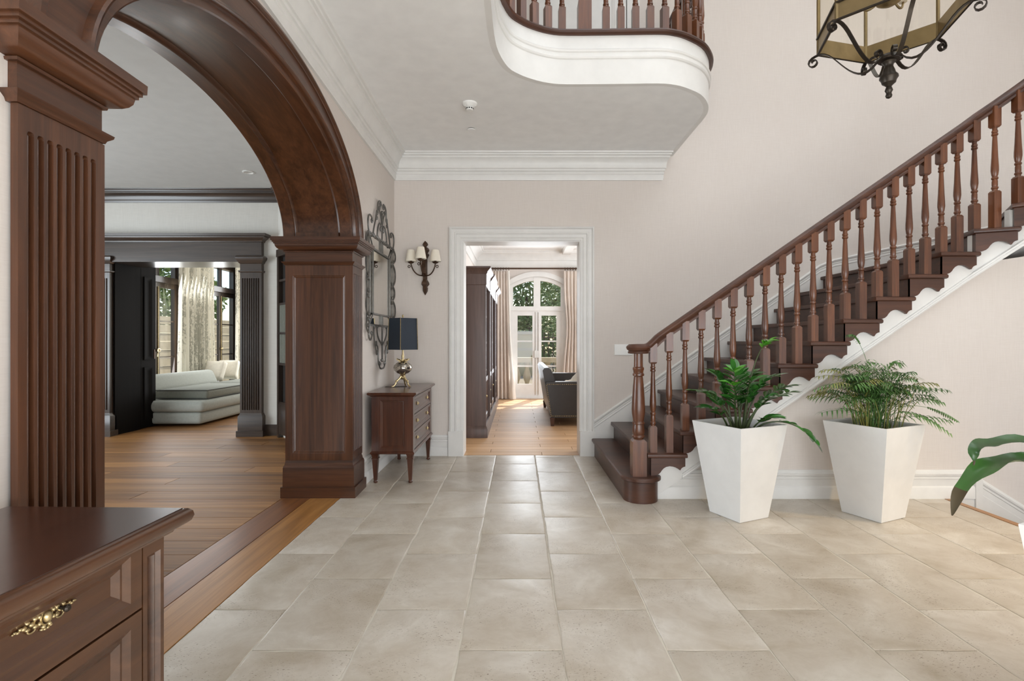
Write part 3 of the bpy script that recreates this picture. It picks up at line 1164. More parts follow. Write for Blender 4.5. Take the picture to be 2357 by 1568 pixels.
obj('fascia', edge_band([(-.02, ZC - .001), (.02, ZC - .001), (.022, ZC + .185), (.030, ZC + .190), (.036, ZC + .200), (.036, ZC + .212), (.030, ZC + .217), (.030, ZC + .232), (.038, ZC + .238), (.042, ZC + .25),
                         (.032, ZC + .256), (.026, ZC + .265), (.024, ZC + .365), (-.02, ZC + .365)]), 'white', gal, True, 25)
obj('gallery_nosing', edge_band([(-.02, ZC + .362), (.040, ZC + .362), (.056, ZC + .372), (.060, ZC + .385), (.054, ZC + .398), (.040, ZC + .402), (-.06, ZC + .412), (-.10, ZC + .412)]), 'stair_wood', gal, True, 25)
cl = offset(ep, -.035)
bmesh_g = baluster_mesh(.20, .86, 'baluster', turned=.50)
seg = [(cl[i], cl[i + 1]) for i in range(len(cl) - 1)]
pos, need = [], 0.0
acc = 0.0
for a, b_ in seg:
    L = (b_ - a).length
    while acc + L >= need:
        pos.append((a + (b_ - a) * ((need - acc) / L), (b_ - a).normalized()))
        need += .112
    acc += L
zb = ZC + .411
for p, tdir in pos:
    if p.y < 1.2 and p.x < 0:
        continue
    if abs(p.x - .505) < .06 and p.y < 4.2:
        continue
    o = bpy.data.objects.new('baluster', bmesh_g)
    col.objects.link(o)
    o.parent = gal
    o.matrix_parent_inverse = Matrix.Translation(-gal.location)
    o.location = (p.x, p.y, zb)
    o.rotation_euler = (0, 0, math.atan2(tdir.y, tdir.x))
nm = baluster_mesh(.24, 1.02, 'newel_post', .05, .62)
o = obj('newel_post', nm, None, gal)
o.location = (.505, 3.992, zb)
rp = [V(p.x, p.y, zb + .90) for p in cl if p.y > 1.1]
obj('handrail', sweep_rail(rp, PRF), 'stair_wood', gal, True, 30)

# upstairs door behind the gallery
d1 = thing('door_1', (0.62, YB, Z2), 'white panelled door upstairs behind the gallery balusters', 'door', kind='structure')
obj('leaf', MB().box(.30, 1.12, YB - .03, YB, Z2, Z2 + 2.1).panel((.30, YB - .03, Z2), (1, 0, 0), (0, 0, 1), (0, -1, 0), .82, 2.1, (.12, .12, .2, .12), .03, .012), 'white', d1, False)
for x0, x1, z0, z1 in ((.16, .29, 0, 2.24), (1.13, 1.26, 0, 2.24), (.29, 1.13, 2.11, 2.24)):
    obj('casing', MB().box(x0, x1, YB - .05, YB, Z2 + z0, Z2 + z1), 'white', d1, False)
obj('door_handle', MB().lathe([(.012, 0), (.012, .03), (.025, .035), (.022, .06), (.01, .065)], (0, 0, 0), 12, Matrix.Translation((1.05, YB - .03, Z2 + 1.0)) @ Matrix.Rotation(PI / 2, 4, 'X')), 'chrome', d1)


def obj_l(name, mb, mat, parent, smooth=True, ang=35):
    """part built in its parent's own coordinates"""
    me = mb if isinstance(mb, bpy.types.Mesh) else make_mesh(name, mb, mat, smooth, ang)
    o = bpy.data.objects.new(name, me)
    col.objects.link(o)
    o.parent = parent
    return o


# ------------------------------------------------------------------ chest of drawers in the foreground
ch = thing('chest_of_drawers', (-.79, 1.162, 0), 'large mahogany chest of drawers in the bottom left foreground with ornate brass pull', 'chest')
ch.rotation_euler = (0, 0, math.radians(-1.6))
CL, CD, CH = .98, .358, .82
obj_l('carcass', MB().box(-CD, -.020, -CL, 0, .07, CH - .03), 'chest_wood', ch, False)
tp = [(.0, CH - .052), (.012, CH - .050), (.016, CH - .042), (.028, CH - .038), (.038, CH - .031), (.042, CH - .020), (.040, CH - .010), (.033, CH - .003), (.026, CH - .0015)]
obj_l('top_moulding', MB().band(-CD, 0, -CL, 0, tp), 'chest_wood', ch, True, 40)
obj_l('top', MB().band(-CD, 0, -CL, 0, [(.026, CH - .004), (.025, CH), (-.05, CH)]), 'chest_top', ch, True, 40)
for y0, y1 in ((-.062, 0), (-CL, -CL + .062)):
    p = obj_l('corner_post', MB().panel((-.020, y0, .07), (0, 1, 0), (0, 0, 1), (1, 0, 0), y1 - y0, CH - .05 - .07, (.012, .010, .03, .03), .014, .020), 'chest_wood', ch)
obj_l('base_moulding', MB().band(-CD, 0, -CL, 0, [(.025, 0), (.025, .05), (.015, .062), (.006, .07), (0, .085)]), 'chest_wood', ch)


def ornate_pull():
    """cast brass mount: oval boss, acanthus scrolls either side, beaded tapering ends"""
    mb = MB()

    def blob(y, z, ry, rz, rx=.004, x=.003):
        mb.ball((x, y, z), (rx, ry, rz), 8, 5)
    blob(0, 0, .0085, .0105, .008, .005)
    mb.tube([V(.004, .0115 * math.cos(a), .0135 * math.sin(a)) for a in [2 * PI * i / 16 for i in range(16)]], .0016, 5, True)
    for k in range(8):
        a = 2 * PI * k / 8 + .4
        blob(.0155 * math.cos(a), .0165 * math.sin(a), .0042, .0042, .005)
    for s in (-1, 1):
        for y, z, r in ((.022, .007, .0042), (.022, -.007, .0042), (.029, .0, .0045), (.037, .006, .0035), (.037, -.006, .0035), (.044, 0, .0042), (.050, .002, .0032), (.055, -.001, .0030), (.060, .001, .0026), (.064, 0, .0018)):
            blob(s * y, z, r * 1.25, r, r)
        for z in (1, -1):
            mb.tube([V(.003, s * (.029 + .0085 * math.cos(a)), z * (.0075 + .0075 * math.sin(a))) for a in [PI * 1.6 * i / 12 - .4 for i in range(13)]], .0017, 5)
    for z in (1, -1):
        for y in (-.009, -.003, .003, .009):
            blob(y, z * (.019 + .002 * (abs(y) < .005)), .0036, .0028, .0035)
    return make_mesh('handle', mb, 'gold', True, 60)


pull = ornate_pull()
knob = make_mesh('knob', MB().lathe([(.003, 0), (.003, .008), (.006, .011), (.0065, .015), (.004, .018), (.001, .0185)], (0, 0, 0), 12, Matrix.Rotation(PI / 2, 4, 'Y')), 'black_iron')
zz = CH - .052
dz = [.150, .168, .168, .168]
z1 = CH - .0415 + .002
z1 = .787
for h in dz:
    y0, w = -CL + .066, CL - .132
    dr = MB().panel((-.020, y0, z1 - h + .003), (0, 1, 0), (0, 0, 1), (1, 0, 0), w, h - .005, (.030, .030, .022, .026), .030, .0205)
    d = obj_l('drawer', dr, 'chest_wood', ch)
    for yy in (-.266, -.70):
        p = obj_l('handle', pull, None, d)
        p.location = (-.018, yy, z1 - h / 2 + .014)
        p.scale = (1, .9, .95)
        k_ = obj_l('knob', knob, None, d)
        k_.location = (-.014, yy + .025, z1 - h / 2 + .016)
    z1 -= h

# ------------------------------------------------------------------ console chest at the back
X0, X1, Y0, Y1 = -1.235, -.885, 4.385, 5.31
cs = thing('console_chest', (-1.06, 4.85, 0), 'small dark three-drawer chest on tapered legs below the iron mirror', 'chest')
obj('carcass', MB().box(X0 + .012, X1 - .012, Y0 + .012, Y1 - .012, .262, .735), 'console_wood', cs, False)
obj('top', MB().band(X0, X1, Y0, Y1, [(.0, .728), (.006, .73), (.012, .738), (.024, .744), (.030, .750), (.032, .758), (.026, .766), (-.04, .768)]), 'console_wood', cs, True, 30)
obj('base_moulding', MB().band(X0, X1, Y0, Y1, [(0, .246), (.010, .248), (.012, .256), (.004, .268), (0, .272)]), 'console_wood', cs)
obj('side_panel', MB().panel((X0 + .05, Y0 + .012, .27), (1, 0, 0), (0, 0, 1), (0, -1, 0), X1 - X0 - .1, .458, (.025, .025, .03, .03), .016, .010), 'console_wood', cs)
for x, y in ((X0, Y0), (X1 - .055, Y0), (X0, Y1 - .055), (X1 - .055, Y1 - .055)):
    obj('corner_post', MB().box(x, x + .055, y, y + .055, .27, .73), 'console_wood', cs, False)
    lg = MB().band(x + .0275, x + .0275, y + .0275, y + .0275, [(.013, .024), (.0235, .195), (.0235, .200), (.029, .204), (.029, .212), (.024, .216), (.026, .232), (.032, .248)])
    lg.lathe([(.012, 0), (.018, .005), (.019, .014), (.013, .024), (.012, .028)], (x + .0275, y + .0275, 0), 12)
    obj('leg', lg, 'console_wood', cs)
rose = MB()
for i in range(6):
    a = 2 * PI * i / 6
    rose.ball((.006, .012 * math.cos(a), .012 * math.sin(a)), (.005, .007, .007), 6, 4)
rose.ball((.010, 0, 0), (.010, .008, .008), 8, 5)
rose_me = make_mesh('pull_knob', rose, 'gold', True, 60)
for i in range(3):
    z0 = .278 + i * .150
    d = obj('drawer', MB().panel((X1 - .012, Y0 + .06, z0), (0, 1, 0), (0, 0, 1), (1, 0, 0), Y1 - Y0 - .12, .144, (.02, .02, .018, .018), .018, .011), 'console_wood', cs)
    for y in (Y0 + .22, Y1 - .22):
        k_ = obj('pull_knob', rose_me, None, None)
        k_.parent = d
        k_.location = (X1 - .010, y, z0 + .072)

# table lamp
LX, LY, LZ = -1.085, 4.90, .768
lp = thing('table_lamp', (LX, LY, LZ), 'table lamp with square navy shade and silvered glass ball on the small chest', 'lamp')
ft = MB()
for i in range(3):
    a = 2 * PI * i / 3 - .6
    d = V(math.cos(a), math.sin(a), 0)
    pth = [V(LX, LY, LZ + .105) + d * .012, V(LX, LY, LZ + .075) + d * .035, V(LX, LY, LZ + .055) + d * .06, V(LX, LY, LZ + .03) + d * .068, V(LX, LY, LZ + .010) + d * .085, V(LX, LY, LZ + .006) + d * .105]
    ft.tube(pth, [.012, .010, .009, .008, .008, .004], 8)
    ft.ball(pth[2], .013, 8, 6)
ft.lathe([(.015, .07), (.022, .085), (.018, .10), (.028, .118), (.03, .125)], (LX, LY, LZ), 14)
obj('tripod_base', ft, 'gold', lp)
obj('glass_ball', MB().lathe([(.03, .122), (.055, .132), (.08, .155), (.088, .180), (.08, .206), (.055, .228), (.028, .238)], (LX, LY, LZ), 28), 'mercury', lp, True, 60)
lv = MB()
for i in range(7):
    a = 2 * PI * i / 7
    d = V(math.cos(a), math.sin(a), 0)
    lv.tube([V(LX, LY, LZ + .24), V(LX, LY, LZ + .246) + d * .03, V(LX, LY, LZ + .255) + d * .05, V(LX, LY, LZ + .268) + d * .066], [.006, .009, .007, .001], 6)
obj('leaf_collar', lv, 'gold', lp)
obj('stem', MB().lathe([(.012, .235), (.016, .25), (.010, .27), (.014, .285), (.009, .31), (.007, .35), (.006, .655), (.010, .66), (.008, .675), (.002, .68)], (LX, LY, LZ), 14), 'gold', lp)
sh0, sh1 = LZ + .350, LZ + .645
R0, R1 = .138, .130
sd = MB()
ang = [PI / 2 * i - PI / 2 + .06 for i in range(4)]
c4 = lambda r, z: [V(LX + r * math.cos(a), LY + r * math.sin(a), z) for a in ang]
sd.rings([c4(R0, sh0), c4(R1, sh1), c4(R1 - .004, sh1), c4(R0 - .004, sh0)], True, True)
sh = obj('lamp_shade', sd, 'navy', lp, False)
for i in range(4):
    obj('shade_trim', MB().tube([c4(R0 + .001, sh0)[i], c4(R1 + .001, sh1)[i]], .0035, 6), 'gold', sh)
obj('power_cord', MB().tube([V(-1.05, 4.92, .772), V(-1.16, 4.88, .772), V(-1.24, 4.85, .772)], .003, 6), 'black_iron', lp)

# ------------------------------------------------------------------ wrought iron mirror on the left wall
YM = 4.875
mr = thing('wall_mirror', (-1.28, YM, .94), 'tall mirror in a scrolled pewter iron frame on the left wall', 'mirror')
XM = -1.274
P2 = lambda a, z, x=XM: V(x, YM + a, z)
obj('backing', MB().box(-1.299, -1.290, YM - .42, YM + .42, 1.345, 2.128), 'iron', mr, False)
for nm_, (a0, a1, z0, z1) in (('mirror_glass', (-.295, .295, 1.446, 2.008)), ('border_glass', (-.415, -.31, 1.446, 2.008)), ('border_glass', (.31, .415, 1.446, 2.008)),
                            ('border_glass', (-.415, .415, 1.350, 1.436)), ('border_glass', (-.415, .415, 2.018, 2.122))):
    obj(nm_, MB().box(-1.290, -1.284, YM + a0, YM + a1, z0, z1), 'mirror', mr, False)
fr = MB()
for a, z0, z1 in ((.425, 1.336, 2.135), (.302, 1.44, 2.014)):
    for s in (-1, 1):
        fr.tube([P2(s * a, z0), P2(s * a, z1)], 0, flat=(.010, .015), up=(1, 0, 0))
    for z in (z0, z1):
        fr.tube([P2(-a, z), P2(a, z)], 0, flat=(.010, .015), up=(1, 0, 0))
for s in (-1, 1):
    for z0, z1 in ((1.336, 1.44), (2.135, 2.014)):
        fr.tube([P2(s * .425, z0), P2(s * .302, z1)], 0, flat=(.008, .012), up=(1, 0, 0))
    for z0, z1 in ((1.336, 1.44), (2.135, 2.014)):
        fr.tube([P2(s * .022, z0), P2(s * .022, z1)], 0, flat=(.008, .010), up=(1, 0, 0))
obj('frame', fr, 'iron', mr, False)


def iron_scroll(pts, r=.0075):
    for s in (-1, 1):
        obj('scroll', MB().tube([P2(s * p.x, p.y) for p in pts], r, 6), 'iron', mr)


def cs_(p, q, bul, r, n=12):
    """C scroll from p to q bulging by bul to the right, both ends curled in"""
    p, q = Vector(p), Vector(q)
    pts = bez(p, p + Vector((bul * 1.3, (q.y - p.y) * .18)), q + Vector((bul * 1.3, (p.y - q.y) * .18)), q, n)
    sgn = -1 if q.y < p.y else 1
    pts = curl(pts, r, sgn, True, 1.1, 10)
    return curl(pts, r, -sgn, False, 1.1, 10)


for (z0, z1, b) in ((2.13, 1.99, .09), (1.97, 1.76, .085), (1.75, 1.62, .06), (1.60, 1.42, .085), (1.40, 1.27, .07)):
    iron_scroll(cs_((.435, z0), (.435, z1), b, .018))
# shoulders, crest and drop
iron_scroll(curl(curl(bez((.425, 2.14), (.50, 2.22), (.44, 2.33), (.33, 2.27)), .022, 1), .02, 1, False))
iron_scroll(curl(curl(bez((.30, 2.145), (.26, 2.25), (.22, 2.26), (.18, 2.37)), .020, 1), .018, -1, False))
iron_scroll(curl(curl(bez((.17, 2.145), (.16, 2.28), (.03, 2.33), (.03, 2.24)), .018, 1), .016, -1, False))
iron_scroll(curl(curl(bez((.19, 2.33), (.11, 2.36), (.20, 2.48), (.06, 2.49)), .028, 1), .020, -1, False))
iron_scroll(curl(bez((.0, 2.27), (.03, 2.33), (.045, 2.38), (.10, 2.40)), .018, 1))
iron_scroll(curl(curl(bez((.42, 1.325), (.47, 1.20), (.36, 1.17), (.33, 1.26)), .018, -1), .018, -1, False))
iron_scroll(curl(curl(bez((.28, 1.325), (.30, 1.20), (.22, 1.16), (.20, 1.09)), .020, -1), .016, 1, False))
iron_scroll(curl(curl(bez((.18, 1.325), (.17, 1.20), (.06, 1.20), (.0, 1.16)), .012, -1), .016, 1, False))
iron_scroll(curl(curl(bez((.20, 1.16), (.10, 1.18), (.17, 1.00), (.10, .975)), .02, -1), .020, 1, False))
iron_scroll(bez((.105, .99), (.09, .945), (.03, .935), (0, .945)))
obj('spindle', MB().tube([P2(0, 2.14), P2(0, 2.40)], .008, 6).ball(P2(0, 2.40), .016), 'iron', mr)
obj('spindle', MB().tube([P2(0, 1.33), P2(0, 1.02)], .008, 6).ball(P2(0, 1.02), .016), 'iron', mr)

# ------------------------------------------------------------------ wall sconce
SX, SY = -.973, YB
sc = thing('wall_sconce', (SX, SY, 1.68), 'three-arm bronze wall sconce with small cream shades', 'wall lamp')
bd = MB().box(SX - .022, SX + .022, SY - .03, SY - .004, 1.74, 2.17)
bd.rings([[V(SX + x * w_ * 1.25, SY - .004 - d_ * 1.2, z) for x, d_ in ((-1, 0), (-.6, t_), (.6, t_), (1, 0))] for w_, t_, z in
          ((.002, .01, 2.245), (.018, .02, 2.225), (.024, .03, 2.205), (.010, .025, 2.185), (.030, .035, 2.165), (.034, .05, 2.145), (.022, .045, 2.12), (.034, .05, 2.10), (.018, .04, 2.06))])
bd.rings([[V(SX + x * w_ * 1.25, SY - .004 - d_ * 1.2, z) for x, d_ in ((-1, 0), (-.6, t_), (.6, t_), (1, 0))] for w_, t_, z in
          ((.018, .04, 1.84), (.032, .05, 1.81), (.034, .05, 1.79), (.018, .04, 1.765), (.022, .035, 1.75), (.020, .03, 1.72), (.002, .01, 1.68))])
obj('back_plate', bd, 'bronze', sc)
obj('leaf_boss', MB().rings([[V(SX + x * .028, SY - .05 - d_, z) for x, d_ in ((-1, 0), (-.7, t_), (.7, t_), (1, 0))] for t_, z in ((.02, 1.87), (.05, 1.90), (.055, 1.98), (.03, 2.03))]), 'bronze', sc)
SHD = [(.058, 0), (.036, .118)]
for dx, dy, zb_ in ((-.125, -.13, 2.012), (.125, -.13, 2.012), (-.005, -.24, 2.022)):
    a0 = V(SX, SY - .04, 1.885)
    e = V(SX + dx, SY + dy, zb_ - .02)
    arm = MB().tube(bez(a0, a0 + V(dx * .5, dy * .4, -.03), e + V(-dx * .1, -dy * .1, -.08), e, 14), .0065, 8)
    for q in (0, 1):
        arm.tube([e + V((.018 + .012 * math.cos(t_)) * (1 if dx > 0 else -1), 0, -.03 + .012 * math.sin(t_)) for t_ in [2 * PI * i / 10 for i in range(11)]], .004, 6)
    ar = obj('arm', arm, 'bronze', sc)
    obj('drip_cup', MB().lathe([(.008, -.022), (.02, -.018), (.032, -.008), (.034, -.004), (.012, -.002), (.012, .05)], (e.x, e.y, zb_ - .0), 16), 'bronze', ar)
    rr = [(r, z) for r, z in SHD] + [(.034, .118), (.056, 0)]
    s_ = MB()
    s_.rings([[V(e.x + r * math.cos(2 * PI * i / 24), e.y + r * math.sin(2 * PI * i / 24), zb_ + z) for i in range(24)] for r, z in rr], True, True)
    obj('lamp_shade', s_, 'cream_shade', sc, True, 40)
obj('wall_box', MB().box(SX - .06, SX + .06, SY - .006, SY, 1.80, 1.88), 'wallpaper', sc, False)

# switch plate, smoke detector, ceiling fittings
sw = thing('light_switch', (1.10, YB, 1.05), 'white double light switch plate beside the stair newel', 'light switch')
obj('plate', MB().rings([[V(x, y, z) for x, z in q] for q, y in (([(1.005, 1.05), (1.195, 1.05), (1.195, 1.165), (1.005, 1.165)], YB - .0), ([(1.005, 1.05), (1.195, 1.05), (1.195, 1.165), (1.005, 1.165)], YB - .006),
    ([(1.010, 1.055), (1.19, 1.055), (1.19, 1.16), (1.010, 1.16)], YB - .009))]), 'plastic', sw, False)
for x in (1.03, 1.075, 1.12, 1.16):
    obj('rocker', MB().box(x, x + .026, YB - .013, YB - .008, 1.08, 1.135), 'plastic', sw, False)
sm = thing('smoke_detector', (-.397, 4.256, ZC), 'round white smoke detector on the ceiling under the gallery', 'detector')
obj('base', MB().lathe([(.062, 0), (.060, -.012), (.050, -.022), (.046, -.026)], (-.397, 4.256, ZC), 28), 'plastic', sm)
obj('sensor_head', MB().lathe([(.046, -.024), (.036, -.034), (.030, -.036), (.030, -.052), (.026, -.058), (.002, -.060)], (-.397, 4.256, ZC), 28), 'plastic', sm)
vt = MB()
for i in range(10):
    a = 2 * PI * i / 10
    vt.box(-.006, .006, -.0315, -.0285, -.050, -.041, Matrix.Translation((-.397, 4.256, ZC)) @ Matrix.Rotation(a, 4, 'Z'))
obj('vent_slot', vt, 'black', sm, False)
sp_ = thing('sprinkler_cover', (-.43, 4.77, ZC), 'flat round sprinkler cover on the ceiling behind the smoke detector', 'sprinkler')
obj('cover_plate', MB().lathe([(.038, -.006), (.039, -.011), (.036, -.014), (.002, -.015)], (-.43, 4.77, ZC), 24), 'ceiling', sp_)
obj('shadow_ring', MB().lathe([(.033, 0), (.033, -.007)], (-.43, 4.77, ZC), 24), 'black', sp_)

# ------------------------------------------------------------------ hanging lantern
HX, HY, HZ, HR = 1.99, 2.80, 2.868, .345
ln = thing('hanging_lantern', (HX, HY, 2.50), 'six-sided brass and black iron lantern hanging in the stairwell', 'lantern')
hv = [math.radians(14 + 60 * i) for i in range(6)]
hp = lambda i, r, z: V(HX + r * math.cos(hv[i % 6]), HY + r * math.sin(hv[i % 6]), z)
HT = 3.62
for i in range(6):
    a, b_ = hp(i, HR, 0), hp(i + 1, HR, 0)
    mid = ((a + b_) / 2 - V(HX, HY, 0)).normalized()
    obj('lower_rail', MB().rings([[p + V(0, 0, z) for p in (a, b_, b_ - mid * .008, a - mid * .008)] for z in (HZ, HZ + .095)]), 'brass', ln, False)
    obj('iron_edge', MB().tube([a + V(0, 0, HZ + .004), b_ + V(0, 0, HZ + .004)], .007, 6).tube([a + V(0, 0, HZ + .095) + mid * .004, b_ + V(0, 0, HZ + .095) + mid * .004], .006, 6), 'black_iron', ln)
    obj('upper_rail', MB().rings([[p + V(0, 0, z) for p in (a, b_, b_ - mid * .008, a - mid * .008)] for z in (HT, HT + .06)]), 'brass', ln, False)
    obj('pane', MB().rings([[p + V(0, 0, z) for p in (a - mid * .004, b_ - mid * .004, b_ - mid * .007, a - mid * .007)] for z in (HZ + .06, HT)]), 'lantern_glass', ln, False)
    obj('post', MB().tube([hp(i, HR - .004, HZ), hp(i, HR - .004, HT + .06)], .010, 6), 'brass', ln)
    prof = bez((.055, 2.715), (.13, 2.62), (.20, 2.74), (.26, 2.815), 10) + bez((.265, 2.822), (.31, 2.875), (.34, 2.875), (.375, 2.862), 6)
    prof = curl(prof, .030, -1, True, 1.15, 12)
    prof = curl(prof, .024, -1, False, 1.0, 12)
    dvec = V(math.cos(hv[i]), math.sin(hv[i]), 0)
    sdv = V(-dvec.y, dvec.x, 0)
    obj('scroll_arm', MB().tube([V(HX, HY, 0) + dvec * p.x + V(0, 0, p.y) for p in prof], 0, flat=(.020, .005), up=sdv), 'black_iron', ln, True, 40)
    obj('roof_rib', MB().tube([hp(i, HR, HT + .06), hp(i, .20, HT + .22), hp(i, .05, HT + .38)], .009, 6), 'black_iron', ln)
obj('hub', MB().lathe([(.01, 2.70), (.05, 2.705), (.058, 2.715), (.05, 2.728), (.015, 2.735)], (HX, HY, 0), 18), 'black_iron', ln)
obj('finial', MB().lathe([(.030, 2.705), (.034, 2.698), (.022, 2.685), (.020, 2.672), (.027, 2.655), (.032, 2.635), (.043, 2.622), (.044, 2.612), (.036, 2.600), (.032, 2.585), (.020, 2.575), (.012, 2.566), (.016, 2.556), (.019, 2.545), (.013, 2.533), (.013, 2.527), (.016, 2.518), (.013, 2.508), (.003, 2.502)], (HX, HY, 0), 28), 'black_iron', ln)
obj('candle_dish', MB().lathe([(.004, 3.002), (.03, 3.005), (.058, 3.022), (.060, 3.028), (.02, 3.02), (.012, 3.05), (.012, HT + .4)], (HX, HY, 0), 20), 'brass', ln)
for i in range(3):
    a = 2 * PI * i / 3 + .4
    q = V(HX + .12 * math.cos(a), HY + .12 * math.sin(a), 3.05)
    cnd = obj('candle_arm', MB().tube(bez(V(HX, HY, 3.1), V(HX, HY, 3.1) + (q - V(HX, HY, 3.1)) * .5 - V(0, 0, .08), q - V(0, 0, .06), q, 10), .006, 6), 'brass', ln)
    obj('candle', MB().lathe([(.02, 0), (.022, .008), (.012, .012), (.012, .11), (.009, .115), (.014, .14), (.010, .165), (.002, .19)], q, 12), 'cream_shade', cnd)
obj('crown_cap', MB().lathe([(.05, HT + .37), (.06, HT + .39), (.03, HT + .42), (.015, HT + .46), (.01, HT + .5)], (HX, HY, 0), 18), 'black_iron', ln)
obj('chain', MB().tube([V(HX, HY, HT + .48), V(HX, HY, 5.99)], .008, 6), 'black_iron', ln)
obj('ceiling_rose', MB().lathe([(.07, 5.999), (.068, 5.97), (.03, 5.95), (.01, 5.94)], (HX, HY, 0), 20), 'black_iron', ln)

# ------------------------------------------------------------------ planters and plants
PH = .638


def planter(t, rot):
    """tall tapered square planter with soil, in local coordinates"""
    def q(h, z):
        return [V(h * math.cos(rot + PI / 2 * i), h * math.sin(rot + PI / 2 * i), z) for i in range(4)]
    obj_l('planter', MB().rings([q(.180, 0), q(.187, .004), q(.303, PH - .002), q(.300, PH), q(.284, PH), q(.279, PH - .01), q(.268, PH - .09)]), 'white_pot', t, False)
    obj_l('soil', MB().rings([q(.262, PH - .10), q(.267, PH - .055), q(.10, PH - .040)]), 'soil', t, False)


def leaf_mesh(name, L, w, fold, bend, mat, n=5):
    rs = []
    for i in range(n + 1):
        k = i / n
        ww = w * math.sin(PI * min(1, (k * .93 + .07))) ** .8
        if i == n:
            ww = w * .03
        zc = bend * k * k
        rs.append([V(L * k, -ww / 2, zc + fold * ww), V(L * k, 0, zc), V(L * k, ww / 2, zc + fold * ww)])
    return make_mesh(name, MB().rings(rs, False, False, False), mat, True, 80)


zz_me = leaf_mesh('leaf', .095, .040, .18, -.008, 'zz_leaf')
zz_new = leaf_mesh('leaf', .078, .036, .22, -.006, 'zz_new')


def frame(xa, zup):
    x = Vector(xa).normalized()
    z = (Vector(zup) - x * Vector(zup).dot(x))
    if z.length < 1e-4:
        z = x.orthogonal()
    z.normalize()
    y = z.cross(x)
    return Matrix((x, y, z)).transposed().to_4x4()


p1 = thing('potted_plant', (1.520, 3.600, 0), 'white tapered planter with glossy dark green plant nearest the newel', 'potted plant', 'white planters')
planter(p1, math.radians(-20))
rnd = random.Random(5)
stems = [((-.05, -.03), (-.30, -.06, .22)), ((-.06, .02), (-.24, -.10, .11)), ((-.03, .04), (-.14, .05, .33)), ((0, -.04), (-.10, -.12, .28)), ((.02, .02), (.02, .06, .36)),
         ((.03, -.02), (.03, -.14, .30)), ((.04, .03), (.24, .06, .56)), ((.05, -.02), (.33, -.03, .25)), ((.05, .03), (.38, .05, .20)), ((.03, -.05), (.18, -.16, .20)),
         ((.02, .05), (.15, .12, .33)), ((-.02, 0), (-.04, -.02, .36)), ((.04, 0), (.22, -.05, .32)), ((.06, -.06), (.14, -.20, .06)), ((.07, -.05), (.44, -.14, -.10)), ((-.01, .03), (-.2, .1, .2)),
         ((.02, -.02), (.10, -.08, .24)), ((0, 0), (.08, .02, .22)), ((-.02, -.03), (-.08, -.1, .18))]
for si, ((bx, by), (tx, ty, tz)) in enumerate(stems):
    b0 = V(bx, by, PH - .06)
    tip = V(tx, ty, PH + tz)
    d = tip - b0
    new = si == 6
    if tz < 0:
        c1, c2 = b0 + V(d.x * .25, d.y * .3, .12), b0 + V(d.x * .75, d.y * .7, .10)
    else:
        c1, c2 = b0 + V(d.x * .15, d.y * .15, d.z * .5), b0 + V(d.x * .55, d.y * .55, d.z * .95)
    pth = bez(b0, c1, c2, tip, 14)
    stem = obj_l('frond', MB().tube(pth, [.0075 * (1 - .75 * i / 14) for i in range(15)], 6), 'zz_stem', p1)
    L = sum((pth[i + 1] - pth[i]).length for i in range(14))
    n = max(4, int(L * .6 / .040))
    lo = .42 if not new else .78
    if new:
        n = 4
    for j in range(n):
        k = lo + (1 - lo) * (j + .5) / n
        i0 = min(13, int(k * 14))
        p = pth[i0].lerp(pth[i0 + 1], k * 14 - i0)
        tdir = (pth[i0 + 1] - pth[i0]).normalized()
        sd_ = tdir.cross(V(0, 0, 1))
        if sd_.length < .2:
            sd_ = V(1, 0, 0)
        sd_.normalize()
        for s in (-1, 1):
            xa = tdir * .6 + sd_ * s * .9 + V(0, 0, rnd.uniform(-.1, .25))
            lf = bpy.data.objects.new('leaf', zz_new if (new or (si == 3 and k > .8) or (si == 11 and k > .85)) else zz_me)
            col.objects.link(lf)
            lf.parent = stem
            sc_ = rnd.uniform(.85, 1.2)
            upv = V(rnd.uniform(-.3, .3), rnd.uniform(-.5, -.1), 1)
            lf.matrix_basis = Matrix.Translation(p) @ frame(xa, upv) @ Matrix.Scale(sc_, 4)
    tl = bpy.data.objects.new('leaf', zz_new if new else zz_me)
    col.objects.link(tl)
    tl.parent = stem
    tl.matrix_basis = Matrix.Translation(tip) @ frame(pth[-1] - pth[-2], V(0, 0, 1))

p2_ = thing('potted_plant', (2.447, 3.598, 0), 'white tapered planter with a bushy parlour palm below the stairs', 'potted plant', 'white planters')
planter(p2_, math.radians(-20))


def palm_frond(b0, tip, lift, ll, mat, nl=11, start=.38):
    d = tip - b0
    pth = bez(b0, b0 + V(d.x * .12, d.y * .12, d.z * .55 + lift), b0 + V(d.x * .55, d.y * .55, d.z * 1.0 + lift), tip, 14)
    mb = MB().tube(pth, [.0026 * (1 - .7 * i / 14) for i in range(15)], 5)
    for j in range(nl):
        k = start + (1 - start) * j / (nl - 1) * .98
        i0 = min(13, int(k * 14))
        p = pth[i0].lerp(pth[i0 + 1], k * 14 - i0)
        td = (pth[i0 + 1] - pth[i0]).normalized()
        sd_ = td.cross(V(0, 0, 1))
        if sd_.length < .25:
            sd_ = V(1, .2, 0)
        sd_.normalize()
        prof = math.sin(PI * (.18 + .72 * (k - start) / (1 - start)))
        for s in (-1, 1):
            L = ll * prof * rnd.uniform(.85, 1.1)
            w = .0050
            dr = td * .62 + sd_ * s * .85
            dr.normalize()
            m1 = p + dr * L * .35 + V(0, 0, .006)
            m2 = p + dr * L * .70 + V(0, 0, -L * .10)
            e = p + dr * L * .95 + V(0, 0, -L * .36)
            wv = dr.cross(V(0, 0, 1)).normalized() * w
            mb.add([p, m1 - wv, m2 - wv * .8, e, m2 + wv * .8, m1 + wv], [(0, 1, 5), (1, 2, 4, 5), (2, 3, 4)])
    return mb


